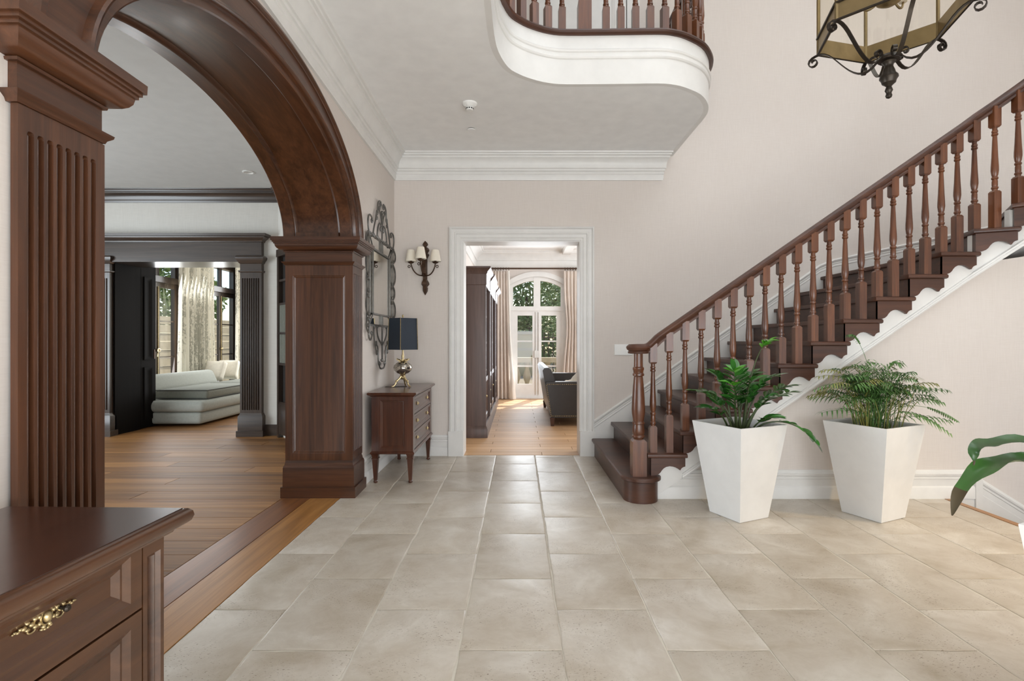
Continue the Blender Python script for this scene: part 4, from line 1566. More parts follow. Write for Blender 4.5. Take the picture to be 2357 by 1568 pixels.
rnd = random.Random(11)
for i in range(92):
    a = rnd.uniform(0, 2 * PI)
    rad = rnd.uniform(.12, .44)
    tx, ty = rad * math.cos(a) * 1.12, rad * math.sin(a) * .62
    tz = .40 - .75 * rad * rad + rnd.uniform(-.16, .03) - max(0, rad - .3) * .5
    bx, by = rnd.uniform(-.09, .12), rnd.uniform(-.07, .07)
    b0 = V(bx + tx * .12, by, PH - .055)
    mb = palm_frond(b0, V(tx, ty, PH + tz), rnd.uniform(.02, .08), rnd.uniform(.095, .14), None)
    obj_l('frond', mb, 'palm_dry' if i % 5 == 0 else 'palm', p2_, False)
for tip, lift, ll, st in ((V(-.14, .03, PH + .60), .0, .085, .72), (V(.50, -.10, PH + .02), .16, .05, .72), (V(.33, -.25, PH - .04), .17, .10, .42), (V(-.42, -.02, PH + .22), .12, .07, .4), (V(.44, -.02, PH + .15), .18, .08, .4), (V(-.30, -.12, PH + .10), .16, .08, .4)):
    obj_l('frond', palm_frond(V(.02, -.02, PH - .05), tip, lift, ll, None, 14, st), 'palm', p2_, False)
can = MB()
for i in range(40):
    x, y = rnd.uniform(-.11, .15), rnd.uniform(-.09, .07)
    can.tube([V(x, y, PH - .06), V(x * 1.25 + rnd.uniform(-.02, .02), y * 1.1, PH + .06), V(x * 1.7 + rnd.uniform(-.03, .03), y * 1.3, PH + rnd.uniform(.14, .24))], .0022, 5)
obj_l('cane_clump', can, 'palm_dry', p2_)

p3_ = thing('potted_plant', (1.822, 1.50, 0), 'large drooping leaved plant with browned tips in white planter at the right edge', 'potted plant', 'white planters')
planter(p3_, math.radians(-20))


def lance(path, w, wave, k0=0.0, k1=1.0, n=22, off=0):
    pts = [Vector(p) for p in path]
    cc = smooth3(pts, n)
    rs = []
    m = len(cc)
    for i in range(m):
        k = i / (m - 1)
        if k < k0 - 1e-6 or k > k1 + 1e-6:
            continue
        td = (cc[min(i + 1, m - 1)] - cc[max(i - 1, 0)]).normalized()
        sd_ = td.cross(V(0, -.12, 1)).normalized()
        up = sd_.cross(td)
        lw = 0.05 + 1.05 * math.sin(PI * min(1, max(0, (k - .2) / .8)) ** .8) ** .9 * (1 - .45 * k * k) if k > .2 else .05
        ww = w * lw / 2
        q = wave * math.sin(k * 26 + off) * lw
        rs.append([cc[i] - sd_ * ww + up * (.30 * ww + q), cc[i] - sd_ * ww * .5 + up * .1 * ww, cc[i], cc[i] + sd_ * ww * .5 + up * .1 * ww, cc[i] + sd_ * ww + up * (.30 * ww - q)])
    return MB().rings(rs, False, False, False)


def smooth3(pts, n):
    out = []
    N = len(pts) - 1
    per = max(2, n // N)
    for i in range(N):
        a, b, c_, d = pts[max(i - 1, 0)], pts[i], pts[i + 1], pts[min(i + 2, N)]
        for j in range(per):
            t_ = j / per
            out.append(.5 * (2 * b + (c_ - a) * t_ + (2 * a - 5 * b + 4 * c_ - d) * t_ ** 2 + (3 * b - a - 3 * c_ + d) * t_ ** 3))
    out.append(pts[-1])
    return out


L0 = V(1.822, 1.50, 0)
leaves = [([(1.82, 1.50, .60), (1.80, 1.66, .80), (1.70, 1.74, .86), (1.60, 1.76, .850), (1.535, 1.75, .838), (1.528, 1.75, .782)], .078, .005, .93),
          ([(1.82, 1.52, .60), (1.78, 1.66, .74), (1.68, 1.73, .80), (1.58, 1.75, .775), (1.49, 1.75, .70), (1.452, 1.745, .615)], .088, .008, .78),
          ([(1.84, 1.50, .60), (1.84, 1.62, .76), (1.78, 1.68, .77), (1.71, 1.69, .70), (1.655, 1.69, .605)], .095, .012, .72),
          ([(1.84, 1.48, .60), (1.95, 1.52, .85), (2.10, 1.50, .92), (2.22, 1.48, .85)], .11, .006, .95),
          ([(1.84, 1.46, .60), (1.84, 1.36, .88), (1.83, 1.22, .93), (1.80, 1.10, .82)], .11, .006, .95),
          ([(1.86, 1.50, .60), (1.93, 1.62, .90), (1.99, 1.74, .98), (2.0, 1.86, .90)], .11, .006, .95),
          ([(1.80, 1.52, .60), (1.83, 1.66, .78), (1.79, 1.76, .80), (1.72, 1.80, .805), (1.675, 1.80, .80)], .05, .003, .96)]
for j, (pth, w, wv, br) in enumerate(leaves):
    loc = [Vector(p) - L0 for p in pth]
    lf = obj_l('leaf', lance(loc, w, wv, 0, br + .03, 30, j), 'lily', p3_, True, 80)
    obj_l('dry_tip', lance(loc, w, wv, br, 1.0, 30, j), 'lily_brown', lf, True, 80)

# ------------------------------------------------------------------ parlour through the arch
PY, PZ = 6.62, 3.11
OX0, OX1, OZ = -5.14, -3.50, 2.215
pw = [(-7.2, 0), (OX0, 0), (OX0, OZ), (OX1, OZ), (OX1, 0), (-2.95, 0), (-2.95, PZ), (-7.2, PZ)]
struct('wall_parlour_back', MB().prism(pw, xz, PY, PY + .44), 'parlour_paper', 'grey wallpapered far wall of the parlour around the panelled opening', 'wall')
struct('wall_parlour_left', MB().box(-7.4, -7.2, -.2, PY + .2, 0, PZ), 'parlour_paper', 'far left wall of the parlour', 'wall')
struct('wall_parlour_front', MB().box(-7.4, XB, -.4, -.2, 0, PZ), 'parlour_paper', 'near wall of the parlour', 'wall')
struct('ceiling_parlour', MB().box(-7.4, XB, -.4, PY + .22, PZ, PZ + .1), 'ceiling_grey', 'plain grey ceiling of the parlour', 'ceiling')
A0, A1 = V(-3.05, PY, 0), V(-1.80, 5.32, 0)
du = (A1 - A0).normalized()
dnrm = V(du.y, -du.x, 0)
dnrm = dnrm if dnrm.y < 0 else -dnrm
struct('wall_parlour_angled', MB().rings([[V(p.x, p.y, z) for p in (A0, A1, A1 - dnrm * .2, A0 - dnrm * .2)] for z in (0, PZ)]), 'parlour_paper', 'angled light wall in the parlour corner', 'wall')
CRP = [(0, -.155), (.012, -.155), (.018, -.140), (.022, -.132), (.030, -.128), (.034, -.105), (.050, -.075), (.075, -.055), (.085, -.050), (.088, -.036), (.098, -.032), (.104, -.018), (.112, -.012), (.115, 0), (0, 0)]
c = MB().molding((-7.2, PY, PZ), (-3.05, PY, PZ), (0, -1, 0), (0, 0, 1), CRP, 0, -.4)
c.molding((A0.x, A0.y, PZ), (A1.x, A1.y, PZ), dnrm, (0, 0, 1), CRP, .4, 0)
struct('trim_parlour_crown', c, 'dark_wood_x', 'dark wooden crown moulding around the parlour ceiling', 'moulding', True)
bb = MB().box(-3.30, -3.05, PY - .02, PY, 0, .14)
bb.rings([[V(p.x, p.y, z) for p in (A0, A0 + du * .12, A0 + du * .12 + dnrm * .02, A0 + dnrm * .02)] for z in (0, .14)])
bb.box(-7.2, -5.6, PY - .02, PY, 0, .14)
struct('baseboard_parlour', bb, 'dark_wood_x', 'dark wooden baseboard in the parlour', 'baseboard')

ps = thing('trim_parlour_opening', (-4.3, PY, 0), 'dark panelled surround with fluted pilasters framing the opening to the bay room', 'door surround', kind='structure')
for x0 in (OX1, OX0 - .27):
    x1 = x0 + .27
    p = obj('pilaster', MB().box(x0 + .004, x1 - .004, PY - .05, PY + .0, 0, OZ + .03), 'dark_wood', ps, False)
    obj('fluted_face', flutes(MB(), (x0, PY - .05, .29), (1, 0, 0), (0, 0, 1), (0, -1, 0), .27, 1.77, 8, .014, .022, .05, .08), 'dark_wood', p)
    obj('capital', MB().band(x0, x1, PY - .064, PY, [(.0, 2.06), (.010, 2.065), (.016, 2.075), (.016, 2.085), (0, 2.09), (0, 2.17), (.012, 2.18), (.020, 2.20), (.040, 2.225), (.045, 2.25), (.03, 2.27), (0, 2.275)]), 'dark_wood_x', p)
    obj('plinth', MB().band(x0, x1, PY - .064, PY, [(.034, 0), (.034, .07), (.020, .075), (.020, .25), (.008, .27), (0, .29)]), 'dark_wood_x', p)
obj('frieze', MB().box(OX0 - .27, OX1 + .27, PY - .064, PY, OZ + .06, OZ + .235), 'dark_wood_x', ps, False)
obj('cornice', MB().band(OX0 - .27, OX1 + .27, PY - .064, PY, [(0, OZ + .225), (.014, OZ + .23), (.018, OZ + .245), (.035, OZ + .262), (.055, OZ + .275), (.06, OZ + .285), (.06, OZ + .292), (.085, OZ + .296), (.088, OZ + .325), (0, OZ + .328)]), 'dark_wood_x', ps)
obj('soffit', MB().box(OX0, OX1, PY - .064, PY + .45, OZ - .02, OZ + .06), 'dark_wood_x', ps, False)
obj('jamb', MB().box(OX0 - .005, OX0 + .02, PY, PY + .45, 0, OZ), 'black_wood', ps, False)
obj('jamb', MB().box(OX1 - .02, OX1 + .005, PY, PY + .45, 0, OZ), 'dark_wood', ps, False)

dr = thing('door_2', (-5.12, PY + .46, 0), 'tall dark panelled door standing open in the parlour opening', 'door', kind='structure')
dx, dy0, dy1 = -5.12, PY + .455, PY + .74
leaf = MB().box(dx - .045, dx, dy0, dy1, .01, OZ + .12)
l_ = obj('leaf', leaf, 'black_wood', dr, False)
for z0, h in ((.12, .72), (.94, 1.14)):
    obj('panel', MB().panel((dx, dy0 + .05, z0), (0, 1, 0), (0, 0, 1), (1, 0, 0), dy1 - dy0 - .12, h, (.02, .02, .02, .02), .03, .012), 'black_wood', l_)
obj('door_handle', MB().box(dx, dx + .012, dy1 - .05, dy1 - .02, .95, 1.08), 'bronze', l_)

# built-in bookcase in the angled wall
bc = thing('built_in_bookcase', (A0 + du * .6), 'built-in dark bookcase with reeded doors beside the parlour opening', 'bookcase')


def ab(u0, u1, n0, n1, z0, z1):
    return MB().rings([[A0 + du * u + dnrm * n + V(0, 0, z) for u, n in ((u0, n0), (u1, n0), (u1, n1), (u0, n1))] for z in (z0, z1)])


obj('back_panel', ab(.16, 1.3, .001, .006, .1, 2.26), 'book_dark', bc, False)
for u in (.13, .68, 1.27):
    obj('stile', ab(u, u + .05, 0, .06, .0, 2.30), 'dark_wood', bc, False)
obj('head', ab(.13, 1.32, 0, .07, 2.24, 2.33), 'dark_wood', bc, False)
for z in (.42, .90, 1.28, 1.64, 1.93):
    obj('shelf', ab(.16, 1.29, .002, .05, z, z + .028), 'dark_wood', bc, False)
obj('base_cabinet', ab(.15, 1.30, .0, .055, .05, .42), 'dark_wood', bc, False)
for i in range(26):
    u = .185 + i * .042
    if .66 < u < .74:
        continue
    obj('reed', ab(u, u + .026, .006, .045, .93, 1.64), 'fabric_dark', bc, False)
obj('corner_post', ab(.085, .125, 0, .035, 0, .16), 'reflection_grey', bc, False)  # pale light reflection at the bookcase foot, put in as a solid grey strip

dl = thing('recessed_downlight', (-3.05, 5.89, PZ), 'round recessed downlight in the parlour ceiling', 'downlight')
obj('trim_ring', MB().lathe([(.062, 0), (.064, -.006), (.050, -.010), (.040, -.004), (.038, 0)], (-3.05, 5.89, PZ), 24), 'plastic', dl)
obj('lens', MB().lathe([(.038, -.002), (.002, -.003)], (-3.05, 5.89, PZ), 20), 'chrome', dl)

# ------------------------------------------------------------------ bay room behind the parlour
BX = -5.90
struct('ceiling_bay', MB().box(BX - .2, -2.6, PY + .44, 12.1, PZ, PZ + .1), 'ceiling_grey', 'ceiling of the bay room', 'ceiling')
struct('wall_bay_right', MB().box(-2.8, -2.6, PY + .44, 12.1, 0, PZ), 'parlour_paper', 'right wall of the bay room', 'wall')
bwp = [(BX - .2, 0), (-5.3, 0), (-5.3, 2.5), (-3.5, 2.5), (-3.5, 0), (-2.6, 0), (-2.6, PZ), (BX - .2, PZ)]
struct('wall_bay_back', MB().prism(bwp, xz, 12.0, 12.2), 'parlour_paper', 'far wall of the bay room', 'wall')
lw = MB().box(BX - .2, BX, PY + .44, 8.05, 0, PZ).box(BX - .2, BX, 9.15, 9.85, 0, PZ).box(BX - .2, BX, 11.0, 12.0, 0, PZ)
lw.box(BX - .2, BX, 8.05, 9.15, 2.72, PZ).box(BX - .2, BX, 9.85, 11.0, 2.72, PZ)
struct('wall_bay_left', lw, 'dark_wood', 'dark panelled window wall of the bay room', 'wall')
for wi, (y0, y1) in enumerate(((8.05, 9.15), (9.85, 11.0))):
    wn_ = thing('window_%d' % (wi + 1), (BX - .1, (y0 + y1) / 2, 0), ['tall dark framed bay window left of the floral curtain', 'tall dark framed bay window right of the floral curtain'][wi], 'window', kind='structure')
    fm = MB()
    for a, b_ in ((y0, y0 + .07), (y1 - .07, y1)):
        fm.box(BX - .14, BX + .01, a, b_, 0, 2.72)
    fm.box(BX - .138, BX + .008, y0 + .07, y1 - .07, 2.64, 2.72).box(BX - .138, BX + .008, y0 + .07, y1 - .07, 2.17, 2.27).box(BX - .138, BX + .008, y0 + .07, y1 - .07, 0, .12)
    obj('window_frame', fm, 'dark_wood', wn_, False)
    ym = (y0 + y1) / 2
    for a, b_ in ((y0 + .07, ym), (ym, y1 - .07)):
        s_ = MB()
        s_.box(BX - .10, BX - .05, a + .002, a + .055, .12, 2.17).box(BX - .10, BX - .05, b_ - .055, b_ - .002, .12, 2.17).box(BX - .098, BX - .052, a + .055, b_ - .055, .12, .30).box(BX - .098, BX - .052, a + .055, b_ - .055, 2.09, 2.17)
        s_.box(BX - .10, BX - .05, a, a + .04, 2.27, 2.64).box(BX - .10, BX - .05, b_ - .04, b_, 2.27, 2.64)
        sh_ = obj('sash', s_, 'dark_wood', wn_, False)
        for z in (.92, 1.52):
            obj('glazing_bar', MB().box(BX - .085, BX - .065, a + .05, b_ - .05, z, z + .022), 'dark_wood', sh_, False)
        for z0, z1 in ((.30, .92), (.94, 1.52), (1.54, 2.09), (2.28, 2.63)):
            obj('pane', MB().box(BX - .077, BX - .073, a + .05, b_ - .05, z0, z1), 'glass', sh_, False)
    obj('espagnolette_bolt', MB().tube([V(BX - .04, ym, .4), V(BX - .04, ym, 2.1)], .010, 6).ball(V(BX - .03, ym, 1.05), .03), 'gold', wn_)
w3 = thing('window_3', (-4.4, 12.1, 0), 'assumed glazed door in the unseen far wall of the bay room', 'window', kind='structure')  # assumed opening, out of view; added to let sun into the bay
fm = MB()
for x in (-5.3, -4.44, -3.58):
    fm.box(x, x + .08, 12.04, 12.12, 0, 2.5)
for z in (.0, .6, 1.2, 1.8, 2.42):
    fm.box(-5.3, -3.5, 12.05, 12.11, z, z + .05)
obj('window_frame', fm, 'dark_wood', w3, False)
obj('pane', MB().box(-5.25, -3.55, 12.078, 12.082, .05, 2.42), 'glass', w3, False)


def drape(p0, p1, z0, z1, folds, amp, seed, flare=1.0, nz=14, gather=None, thick=.006):
    """hanging curtain between two plan points; folds deepen downwards"""
    rnd = random.Random(seed)
    p0, p1 = Vector(p0), Vector(p1)
    d = (p1 - p0)
    L = d.length
    d.normalize()
    nrm = V(d.y, -d.x, 0)
    nu = folds * 8
    ph = [rnd.uniform(-.5, .5) for _ in range(folds + 1)]
    am = [rnd.uniform(.7, 1.25) for _ in range(folds + 1)]
    rs = []
    for side in (0, 1):
        pass
    for iz in range(nz + 1):
        k = iz / nz
        z = z1 + (z0 - z1) * k
        row = []
        w = 1 + (flare - 1) * k ** 1.5
        if gather:
            w *= 1 - gather * math.exp(-((k - .45) / .22) ** 2)
        for iu in range(nu + 1):
            u = iu / nu
            f = u * folds
            fi = min(folds, int(f))
            aa = amp * (am[fi] * (1 - (f - fi)) + am[min(folds, fi + 1)] * (f - fi)) * (.55 + .45 * k)
            off = aa * math.sin(2 * PI * f + ph[fi] * .5 * k)
            row.append(p0 + d * (L * (.5 + (u - .5) * w)) + nrm * off + V(0, 0, z))
        rs.append(row)
    mb = MB().rings(rs, False, False, False)
    back = [[q - nrm * thick for q in row] for row in rs]
    mb.rings(back, False, False, False)
    return mb


for (y0, y1, sd_, lb, fl_, fo) in ((8.86, 9.86, 1, 'wide floral linen curtain hanging between the two bay windows', 1.12, 10), (10.62, 11.3, 2, 'floral linen curtain at the far right of the bay windows', 1.0, 6)):
    ct = thing('curtain', (BX + .14, (y0 + y1) / 2, 0), lb, 'curtain', 'floral bay curtains')
    obj('drape', drape((BX + .14, y0, 0), (BX + .14, y1, 0), .03, 2.95, fo, .06, sd_, fl_), 'floral', ct, True, 80)
    obj('curtain_pole', MB().tube([V(BX + .14, y0 - .1, 2.97), V(BX + .14, y1 + .1, 2.97)], .015, 8), 'bronze', ct)

# daybed sofa under the bay windows
db = thing('daybed_sofa', (-5.0, 8.4, 0), 'pale grey upholstered daybed sofa in the bay room', 'sofa')
SXA, SXB, SYA, SYB = -5.62, -4.44, 7.26, 10.7
soft_box('base', SXA, SXB, SYA + .03, SYB, .03, .20, .05, 'fabric_grey', db)
soft_box('mattress', SXA - .02, SXB + .05, SYA, SYB, .20, .36, .06, 'fabric_grey', db)
for y0, y1 in ((7.45, 8.75), (8.78, 9.95)):
    sc_ = soft_box('seat_cushion', -5.20, SXB - .0, y0, y1, .365, .50, .045, 'fabric_dark', db)
    pp = MB()
    for z in (.375, .49):
        pp.tube([V(x, y, z) for x, y in ((-5.19, y0 + .012), (SXB - .015, y0 + .012), (SXB - .012, y1 - .012))], .008, 6)
    obj('piping', pp, 'pipe_dark', sc_)
soft_box('back_cushion', -.12, .12, -.85, .85, -.16, .16, .09, 'fabric_grey', db, 4, Matrix.Translation((-5.42, 8.35, .535)) @ Matrix.Rotation(math.radians(-24), 4, 'Y'))
for i, (y, a, lb) in enumerate(((9.78, 6, 'cream scatter cushion leaning at the far end of the daybed'), (9.42, -6, 'cream scatter cushion in front of the other on the daybed'))):
    tt = soft_box('scatter_cushion', -.17, .17, -.17, .17, -.07, .07, .05, 'cream_cloth', None, 3, Matrix.Translation((-5.44 - .04 * i, y, .66)) @ Matrix.Rotation(math.radians(a), 4, 'Z') @ Matrix.Rotation(math.radians(66), 4, 'X'), .75)
    tag(tt, lb, 'cushion', 'daybed cushions')

# ------------------------------------------------------------------ study seen through the doorway
QY0, QY1, QZ = YB + .24, 10.85, 3.06
struct('wall_study_left', MB().box(-1.05, -.90, QY0, QY1 + .2, 0, QZ), 'wallpaper', 'left wall of the study behind the bookcase', 'wall')
struct('wall_study_right', MB().box(3.4, 3.6, QY0, QY1 + .2, 0, QZ), 'wallpaper', 'right wall of the study', 'wall')
WX0, WX1, WZS, WZT = -.19, .97, 2.38, 2.56


def arcz(x):
    u = (x - (WX0 + WX1) / 2) / ((WX1 - WX0) / 2)
    return WZS + (WZT - WZS) * (1 - u * u)


xs = [WX0 + (WX1 - WX0) * i / 16 for i in range(17)]
wp = [(-1.05, 0), (WX0, 0)] + [(x, arcz(x)) for x in xs] + [(WX1, 0), (3.6, 0), (3.6, QZ), (-1.05, QZ)]
struct('wall_study_window', MB().prism(wp, xz, QY1, QY1 + .2), 'wallpaper', 'far study wall around the arched french window', 'wall')
struct('ceiling_study', MB().box(-1.05, 3.6, QY0, QY1 + .2, QZ, QZ + .1), 'ceiling', 'white study ceiling', 'ceiling')
CQ = [(0, -.34), (.02, -.34), (.025, -.30), (.03, -.20), (.05, -.19), (.06, -.15), (.10, -.09), (.16, -.06), (.17, -.05), (.17, -.03), (.19, -.025), (.20, 0), (0, 0)]
c = MB().molding((-.90, QY0, QZ), (-.90, QY1, QZ), (1, 0, 0), (0, 0, 1), CQ, 0, -1)
c.molding((-.90, QY1, QZ), (3.4, QY1, QZ), (0, -1, 0), (0, 0, 1), CQ, 1, 0)
struct('trim_study_crown', c, 'white', 'white crown moulding in the study', 'moulding', True)
cb = MB()
for x in (.9,):
    cb.box(x, x + .16, QY0, QY1 - .2, QZ - .10, QZ)
for y in (7.1, 9.3):
    cb.box(-.7, 3.4, y, y + .16, QZ - .10, QZ)
struct('trim_study_beams', cb, 'white', 'white ceiling beams in the study', 'ceiling beam')

fw = thing('window_4', (.39, QY1, 0), 'white arched french window at the end of the study', 'french window', kind='structure')
cs2 = MB()
rs = []
cw = .085
for i in range(17):
    x = xs[i]
    z = arcz(x)
    rs.append([V(x, QY1 - .03, z - .02), V(x, QY1 - .03, z + cw), V(x, QY1, z + cw), V(x, QY1, z - .02)])
cs2.rings(rs)
cs2.box(WX0 - cw, WX0 + .01, QY1 - .03, QY1, 0, WZS + cw).box(WX1 - .01, WX1 + cw, QY1 - .03, QY1, 0, WZS + cw)
obj('casing', cs2, 'white', fw)
fm = MB()
XM_ = (WX0 + WX1) / 2
fm.box(WX0, WX0 + .08, QY1 + .022, QY1 + .118, 0, WZS - .02).box(WX1 - .08, WX1, QY1 + .022, QY1 + .118, 0, WZS - .02)
fm.box(WX0, WX1, QY1 + .01, QY1 + .13, 1.83, 1.92).box(XM_ - .07, XM_ + .07, QY1 + .014, QY1 + .126, 1.92, 2.545)
rs = []
for i in range(17):
    x, z = xs[i], arcz(xs[i])
    rs.append([V(x, QY1 + .02, z - .10), V(x, QY1 + .02, z + .0), V(x, QY1 + .12, z), V(x, QY1 + .12, z - .10)])
fm.rings(rs)
obj('window_frame', fm, 'white', fw)
obj('sill', MB().box(WX0 + .08, WX1 - .08, QY1 - .01, QY1 + .2, 0, .03), 'white', fw, False)
for a, b_ in ((WX0 + .08, XM_), (XM_, WX1 - .08)):
    s_ = MB()
    for p, q in ((a, a + .095), (b_ - .095, b_)):
        s_.box(p + .001, q - .001, QY1 + .03, QY1 + .09, .03, 1.83)
    s_.box(a + .094, b_ - .094, QY1 + .031, QY1 + .089, .03, .30).box(a + .094, b_ - .094, QY1 + .031, QY1 + .089, 1.73, 1.83)
    ls = obj('door_leaf', s_, 'white', fw, False)
    for z in (.66, 1.18):
        obj('glazing_bar', MB().box(a + .09, b_ - .09, QY1 + .045, QY1 + .075, z, z + .028), 'white', ls, False)
    for z0, z1 in ((.30, .66), (.688, 1.18), (1.208, 1.73)):
        obj('pane', MB().box(a + .09, b_ - .09, QY1 + .058, QY1 + .062, z0, z1), 'glass', ls, False)
    obj('pane', MB().box(a, b_, QY1 + .058, QY1 + .062, 1.92, 2.46), 'glass', fw, False)
obj('espagnolette_bolt', MB().tube([V(XM_ + .03, QY1 + .02, .08), V(XM_ + .03, QY1 + .02, 1.8)], .007, 6).tube([V(XM_ - .03, QY1 + .02, .08), V(XM_ - .03, QY1 + .02, 1.8)], .007, 6).box(XM_ - .05, XM_ + .05, QY1, QY1 + .03, .85, 1.0), 'chrome', fw)

rd = thing('curtain_rod', (.4, QY1 - .14, 2.70), 'dark bronze curtain rod with rings above the french window', 'curtain rod')
ry, rz = QY1 - .13, 2.69
obj('rod', MB().tube([V(-.62, ry, rz), V(1.6, ry, rz)], .017, 10), 'bronze', rd)
obj('finial', MB().lathe([(.02, 0), (.03, .01), (.02, .03), (.04, .06), (.035, .09), (.01, .11)], (0, 0, 0), 12, Matrix.Translation((-.62, ry, rz)) @ Matrix.Rotation(-PI / 2, 4, 'Y')), 'bronze', rd)
for x in [-.58 + .055 * i for i in range(8)] + [.96 + .055 * i for i in range(9)]:
    obj('ring', MB().tube([V(x, ry + .028 * math.cos(a), rz - .008 + .028 * math.sin(a)) for a in [2 * PI * i / 12 for i in range(12)]], .006, 5, True), 'bronze', rd)
for (x0, x1, sd_, lb, g, fl_) in ((-.60, -.19, 4, 'beige silk curtain left of the french window with pale lining turned out', None, 1.35), (.93, 1.45, 6, 'beige silk curtain right of the french window', .25, 1.1)):
    ct = thing('curtain', ((x0 + x1) / 2, ry, 0), lb, 'curtain', 'beige study curtains')
    obj('drape', drape((x0, ry, 0), (x1, ry, 0), .012, rz - .055, 7, .05, sd_, fl_, 16, g), 'beige_drape', ct, True, 80)
    if sd_ == 4:
        rs = []
        for i in range(17):
            k = i / 16
            z = (rz - .05) * (1 - k) + .012 * k
            sw_ = .03 + .22 * max(0, k - .45) ** 1.2 * (1 if k < .93 else .8)
            rs.append([V(x1 - .02 + sw_ * u * 1.1 + .04 * k, ry - .05 - .05 * math.sin(u * PI) * k, z) for u in [j / 6 for j in range(7)]])
        obj('lining', MB().rings(rs, False, False, False), 'drape_lining', ct, True, 80)

# study bookcase
KX0, KX1, KY0, KY1, KZ = -.895, -.43, 6.46, 9.95, 2.05
bk = thing('study_bookcase', (-.66, 8.2, 0), 'long dark polished bookcase along the left side of the study', 'bookcase')
obj('side_panel', MB().box(KX0, KX1 + .03, KY0, KY0 + .04, 0, KZ), 'bookcase_wood', bk, False)
obj('side_panel', MB().box(KX0, KX1 + .03, KY1 - .04, KY1, 0, KZ), 'bookcase_wood', bk, False)
obj('back_panel', MB().box(KX0, KX0 + .02, KY0 + .04, KY1 - .04, 0, KZ), 'bookcase_wood', bk, False)
obj('plinth', MB().band(KX0 + .05, KX1, KY0 + .03, KY1 - .03, [(.05, 0), (.05, .10), (.04, .13), (.03, .15)]), 'bookcase_wood', bk)
obj('cornice', MB().band(KX0 + .05, KX1, KY0 + .03, KY1 - .03, [(.026, KZ - .16), (.036, KZ - .15), (.036, KZ - .02), (.045, KZ - .01), (.05, KZ + .01), (.08, KZ + .04), (.09, KZ + .05), (.09, KZ + .07), (0, KZ + .07)]), 'bookcase_wood', bk)
for y0_, y1_ in ((7.28, 8.10), (8.98, 9.80)):
    obj('cornice_break', MB().band(KX1 - .02, KX1 + .03, y0_, y1_, [(.0, KZ - .15), (.010, KZ - .14), (.010, KZ - .02), (.03, KZ - .008), (.04, KZ + .012), (.065, KZ + .04), (.075, KZ + .05), (.075, KZ + .072), (0, KZ + .072)]), 'bookcase_wood', bk)
nb = 4
bwid = (KY1 - KY0 - .08) / nb
for i in range(nb + 1):
    y = KY0 + .04 + bwid * i
    pr = .035 if i % 2 else .02
    obj('stile', MB().box(KX1 - .03, KX1 + pr, max(KY0 + .04, y - .05), min(KY1 - .04, y + .05), .15, KZ - .15), 'bookcase_wood', bk, False)
    if 0 < i < nb:
        obj('divider', MB().box(KX0 + .02, KX1 - .03, y - .012, y + .012, .15, KZ - .02), 'bookcase_wood', bk, False)
for i in range(nb):
    y0 = KY0 + .04 + bwid * i + .012
    for z in (.78, 1.16, 1.52):
        obj('shelf', MB().box(KX0 + .02, KX1 - .012, y0 + .04, y0 + bwid - .064, z, z + .028), 'bookcase_wood', bk, False)
    d = obj('cupboard_door', MB().panel((KX1 - .02, y0 + .04, .17), (0, 1, 0), (0, 0, 1), (1, 0, 0), bwid - .104, .56, (.05, .05, .06, .06), .02, .03), 'bookcase_wood', bk)
    obj('knob', MB().ball(V(KX1 + .025, y0 + .1, .5), .016), 'gold', d)

# leather sofa
so = thing('leather_sofa', (.9, 8.35, 0), 'dark leather sofa with brass nailheads in the study', 'sofa')
arm = [(.46, .12), (1.42, .12), (1.42, .60), (1.30, .625), (.40, .625), (.385, .60)]
for y0, y1 in ((7.32, 7.46), (9.34, 9.48)):
    obj('arm', MB().prism(arm, xz, y0, y1), 'leather', so, True, 40)
obj('backrest', MB().prism([(.465, .12), (.345, .78), (.37, .815), (.43, .82), (.47, .79), (.60, .42), (.62, .12)], xz, 7.40, 9.40), 'leather', so, True, 30)
soft_box('seat', .58, 1.40, 7.46, 9.34, .16, .44, .05, 'leather', so)
nl = MB()
for i in range(38):
    x = .41 + i * .0265
    nl.ball(V(x, 7.316, .59), .008, 5, 4)
    nl.ball(V(.475 + i * .0248, 7.316, .145), .008, 5, 4)
for i in range(18):
    k = i / 17
    nl.ball(V(.397 + .065 * k, 7.316, .575 - .43 * k), .008, 5, 4)
o_ = obj('nailhead_trim', nl, 'gold', so)
o_['kind'] = 'stuff'
for x, y in ((.48, 7.36), (1.36, 7.36), (.48, 9.42), (1.36, 9.42)):
    obj('leg', MB().rings([[V(x + a * s_, y + b_ * s_, z) for a, b_ in ((-1, -1), (1, -1), (1, 1), (-1, 1))] for s_, z in ((.022, 0), (.034, .125))]), 'stair_wood', so, False)
rs = []
rnd = random.Random(2)
for i in range(15):
    k = i / 14
    row = []
    for j in range(15):
        u = j / 14
        row.append(V(.64 + .52 * k, 7.50 + .6 * u, .455 + (.14 + .10 * math.sin(k * 7.5 + u * 2) ** 2) * math.sin(PI * k) ** .5 * math.sin(PI * u) ** .5 + .03 * math.sin(u * 11 + k * 5) * math.sin(PI * k) + rnd.uniform(0, .022)))
    rs.append(row)
th = obj('throw_blanket', MB().rings(rs, False, False, False), 'cream_cloth', None, True, 80)
tag(th, 'crumpled cream throw blanket lying on the leather sofa', 'blanket')

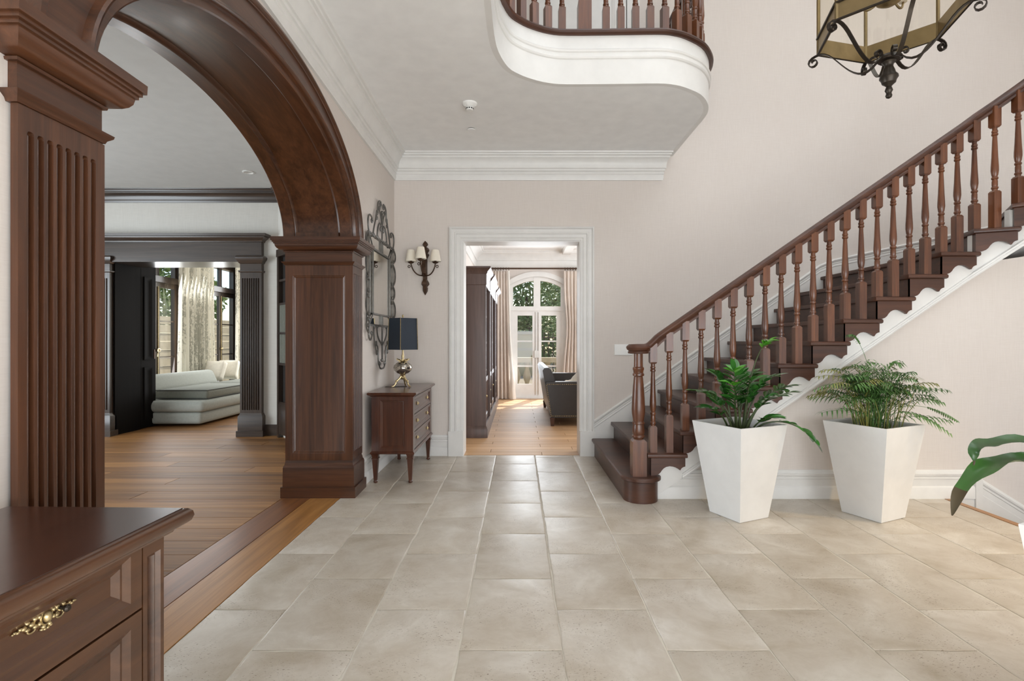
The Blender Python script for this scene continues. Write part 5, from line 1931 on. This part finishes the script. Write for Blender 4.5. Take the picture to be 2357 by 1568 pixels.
# ------------------------------------------------------------------ garden
struct('ground', MB().box(-40, 40, 11.06, 60, -.3, -.12).box(-40, -7.5, -10, 11.06, -.3, -.12), 'gravel', 'pale gravel ground of the garden', 'ground')
gb = thing('stone_balustrade', (.4, 13.2, -.12), 'stone garden balustrade outside the french window', 'balustrade')
obj('plinth', MB().box(-3, 5, 13.05, 13.35, -.12, .06), 'stone', gb, False)
obj('coping', MB().box(-3, 5, 13.0, 13.4, .66, .78), 'stone', gb, False)
gb_me = make_mesh('stone_baluster', MB().lathe([(.09, .06), (.09, .10), (.05, .12), (.055, .15), (.10, .28), (.095, .34), (.05, .50), (.045, .56), (.06, .58), (.08, .62), (.08, .66)], (0, 0, 0), 14), 'stone')
for i in range(16):
    b_ = obj('stone_baluster', gb_me, None, gb)
    b_.location = (-1.6 + .26 * i, 13.2, 0)
gh = thing('garden_house', (-1.2, 20, -.12), 'pale yellow garden house beyond the balustrade', 'building')
obj('wall', MB().box(-4.0, .75, 19.6, 22, -.12, 1.45), 'stucco', gh, False)
obj('coping', MB().box(-4.1, .82, 19.5, 22, 1.45, 1.55), 'stone', gh, False)
obj('string_course', MB().box(-4.0, .76, 19.56, 19.6, .85, .92), 'stone', gh, False)


def tree(name, label, c, r, n, mat, seed, trunk=True, ls=.16, grp='garden trees'):
    rnd = random.Random(seed)
    t_ = thing(name, (c[0], c[1], -.12), label, 'tree' if trunk else 'shrub', grp)
    mb = MB()
    for i in range(n):
        while True:
            p = Vector((rnd.uniform(-1, 1), rnd.uniform(-1, 1), rnd.uniform(-1, 1)))
            if .25 < p.length < 1:
                break
        p = V(c[0] + p.x * r[0], c[1] + p.y * r[1], c[2] + p.z * r[2])
        a = Vector((rnd.gauss(0, 1), rnd.gauss(0, 1), rnd.gauss(0, 1))).normalized()
        b = a.orthogonal().normalized()
        s_ = ls * rnd.uniform(.6, 1.2)
        mb.add([p - a * s_, p + b * s_ * .4, p + a * s_, p - b * s_ * .4], [(0, 1, 2, 3)])
    obj('foliage', mb, mat, t_, False)
    if trunk:
        tb = MB()
        tb.tube([V(c[0], c[1], -.12), V(c[0] + .1, c[1], c[2] * .5), V(c[0], c[1], c[2])], [.16, .13, .09], 8)
        for j in range(7):
            a = rnd.uniform(0, 2 * PI)
            q = V(c[0], c[1], c[2] * (.5 + .07 * j))
            tb.tube([q, q + V(math.cos(a) * r[0] * .35, math.sin(a) * r[1] * .35, .5), q + V(math.cos(a) * r[0] * .7, math.sin(a) * r[1] * .7, 1.1)], [.06, .04, .02], 6)
        obj('trunk', tb, 'bark', t_)
    return t_


tree('tree', 'bluish conifer seen through the left pane of the french window', (-2.3, 24, 4.4), (2.3, 1.4, 3.2), 6500, 'tree_b', 1, True, .10)
tree('tree', 'bare branched olive green tree behind the right pane of the french window', (2.9, 23, 3.6), (2.3, 1.4, 3.2), 5000, 'tree_a', 2, True, .10)
tree('tree', 'far green tree closing the garden view', (.5, 32, 4), (10, 2.5, 6), 16000, 'tree_a', 3, True, .26)
tree('shrub', 'olive brown hedge to the right outside the french window', (3.0, 16.5, .55), (2.0, .8, .95), 3000, 'tree_c', 4, False, .09)
gf = thing('garden_fence', (2.2, 15.2, -.12), 'dark iron garden fence right of the balustrade', 'fence')
for i in range(26):
    x = .75 + .13 * i
    obj('fence_bar', MB().tube([V(x, 15.2, -.12), V(x, 15.2, 1.45)], .012, 6), 'black_iron', gf)
obj('fence_rail', MB().tube([V(.7, 15.2, 1.3), V(4.1, 15.2, 1.3)], .016, 6).tube([V(.7, 15.2, .15), V(4.1, 15.2, .15)], .016, 6), 'black_iron', gf)
sw_ = thing('garden_wall', (-9.2, 11, -.12), 'terraced stone garden wall outside the bay windows', 'wall')
for i in range(9):
    obj('stone_course', MB().box(-9.4, -9.2 + .02 * (i % 2), 6, 18, -.12 + .22 * i, .08 + .22 * i), 'stone', sw_, False)
tree('shrub', 'green climbing shrub above the stone wall outside the bay windows', (-10.0, 13, 2.6), (.45, 5, 1.2), 4000, 'tree_a', 6, False, .12)
tree('tree', 'green tree behind the stone wall left of the bay room', (-14, 13, 4.5), (2.5, 6, 3.0), 3500, 'tree_a', 8, True, .22)
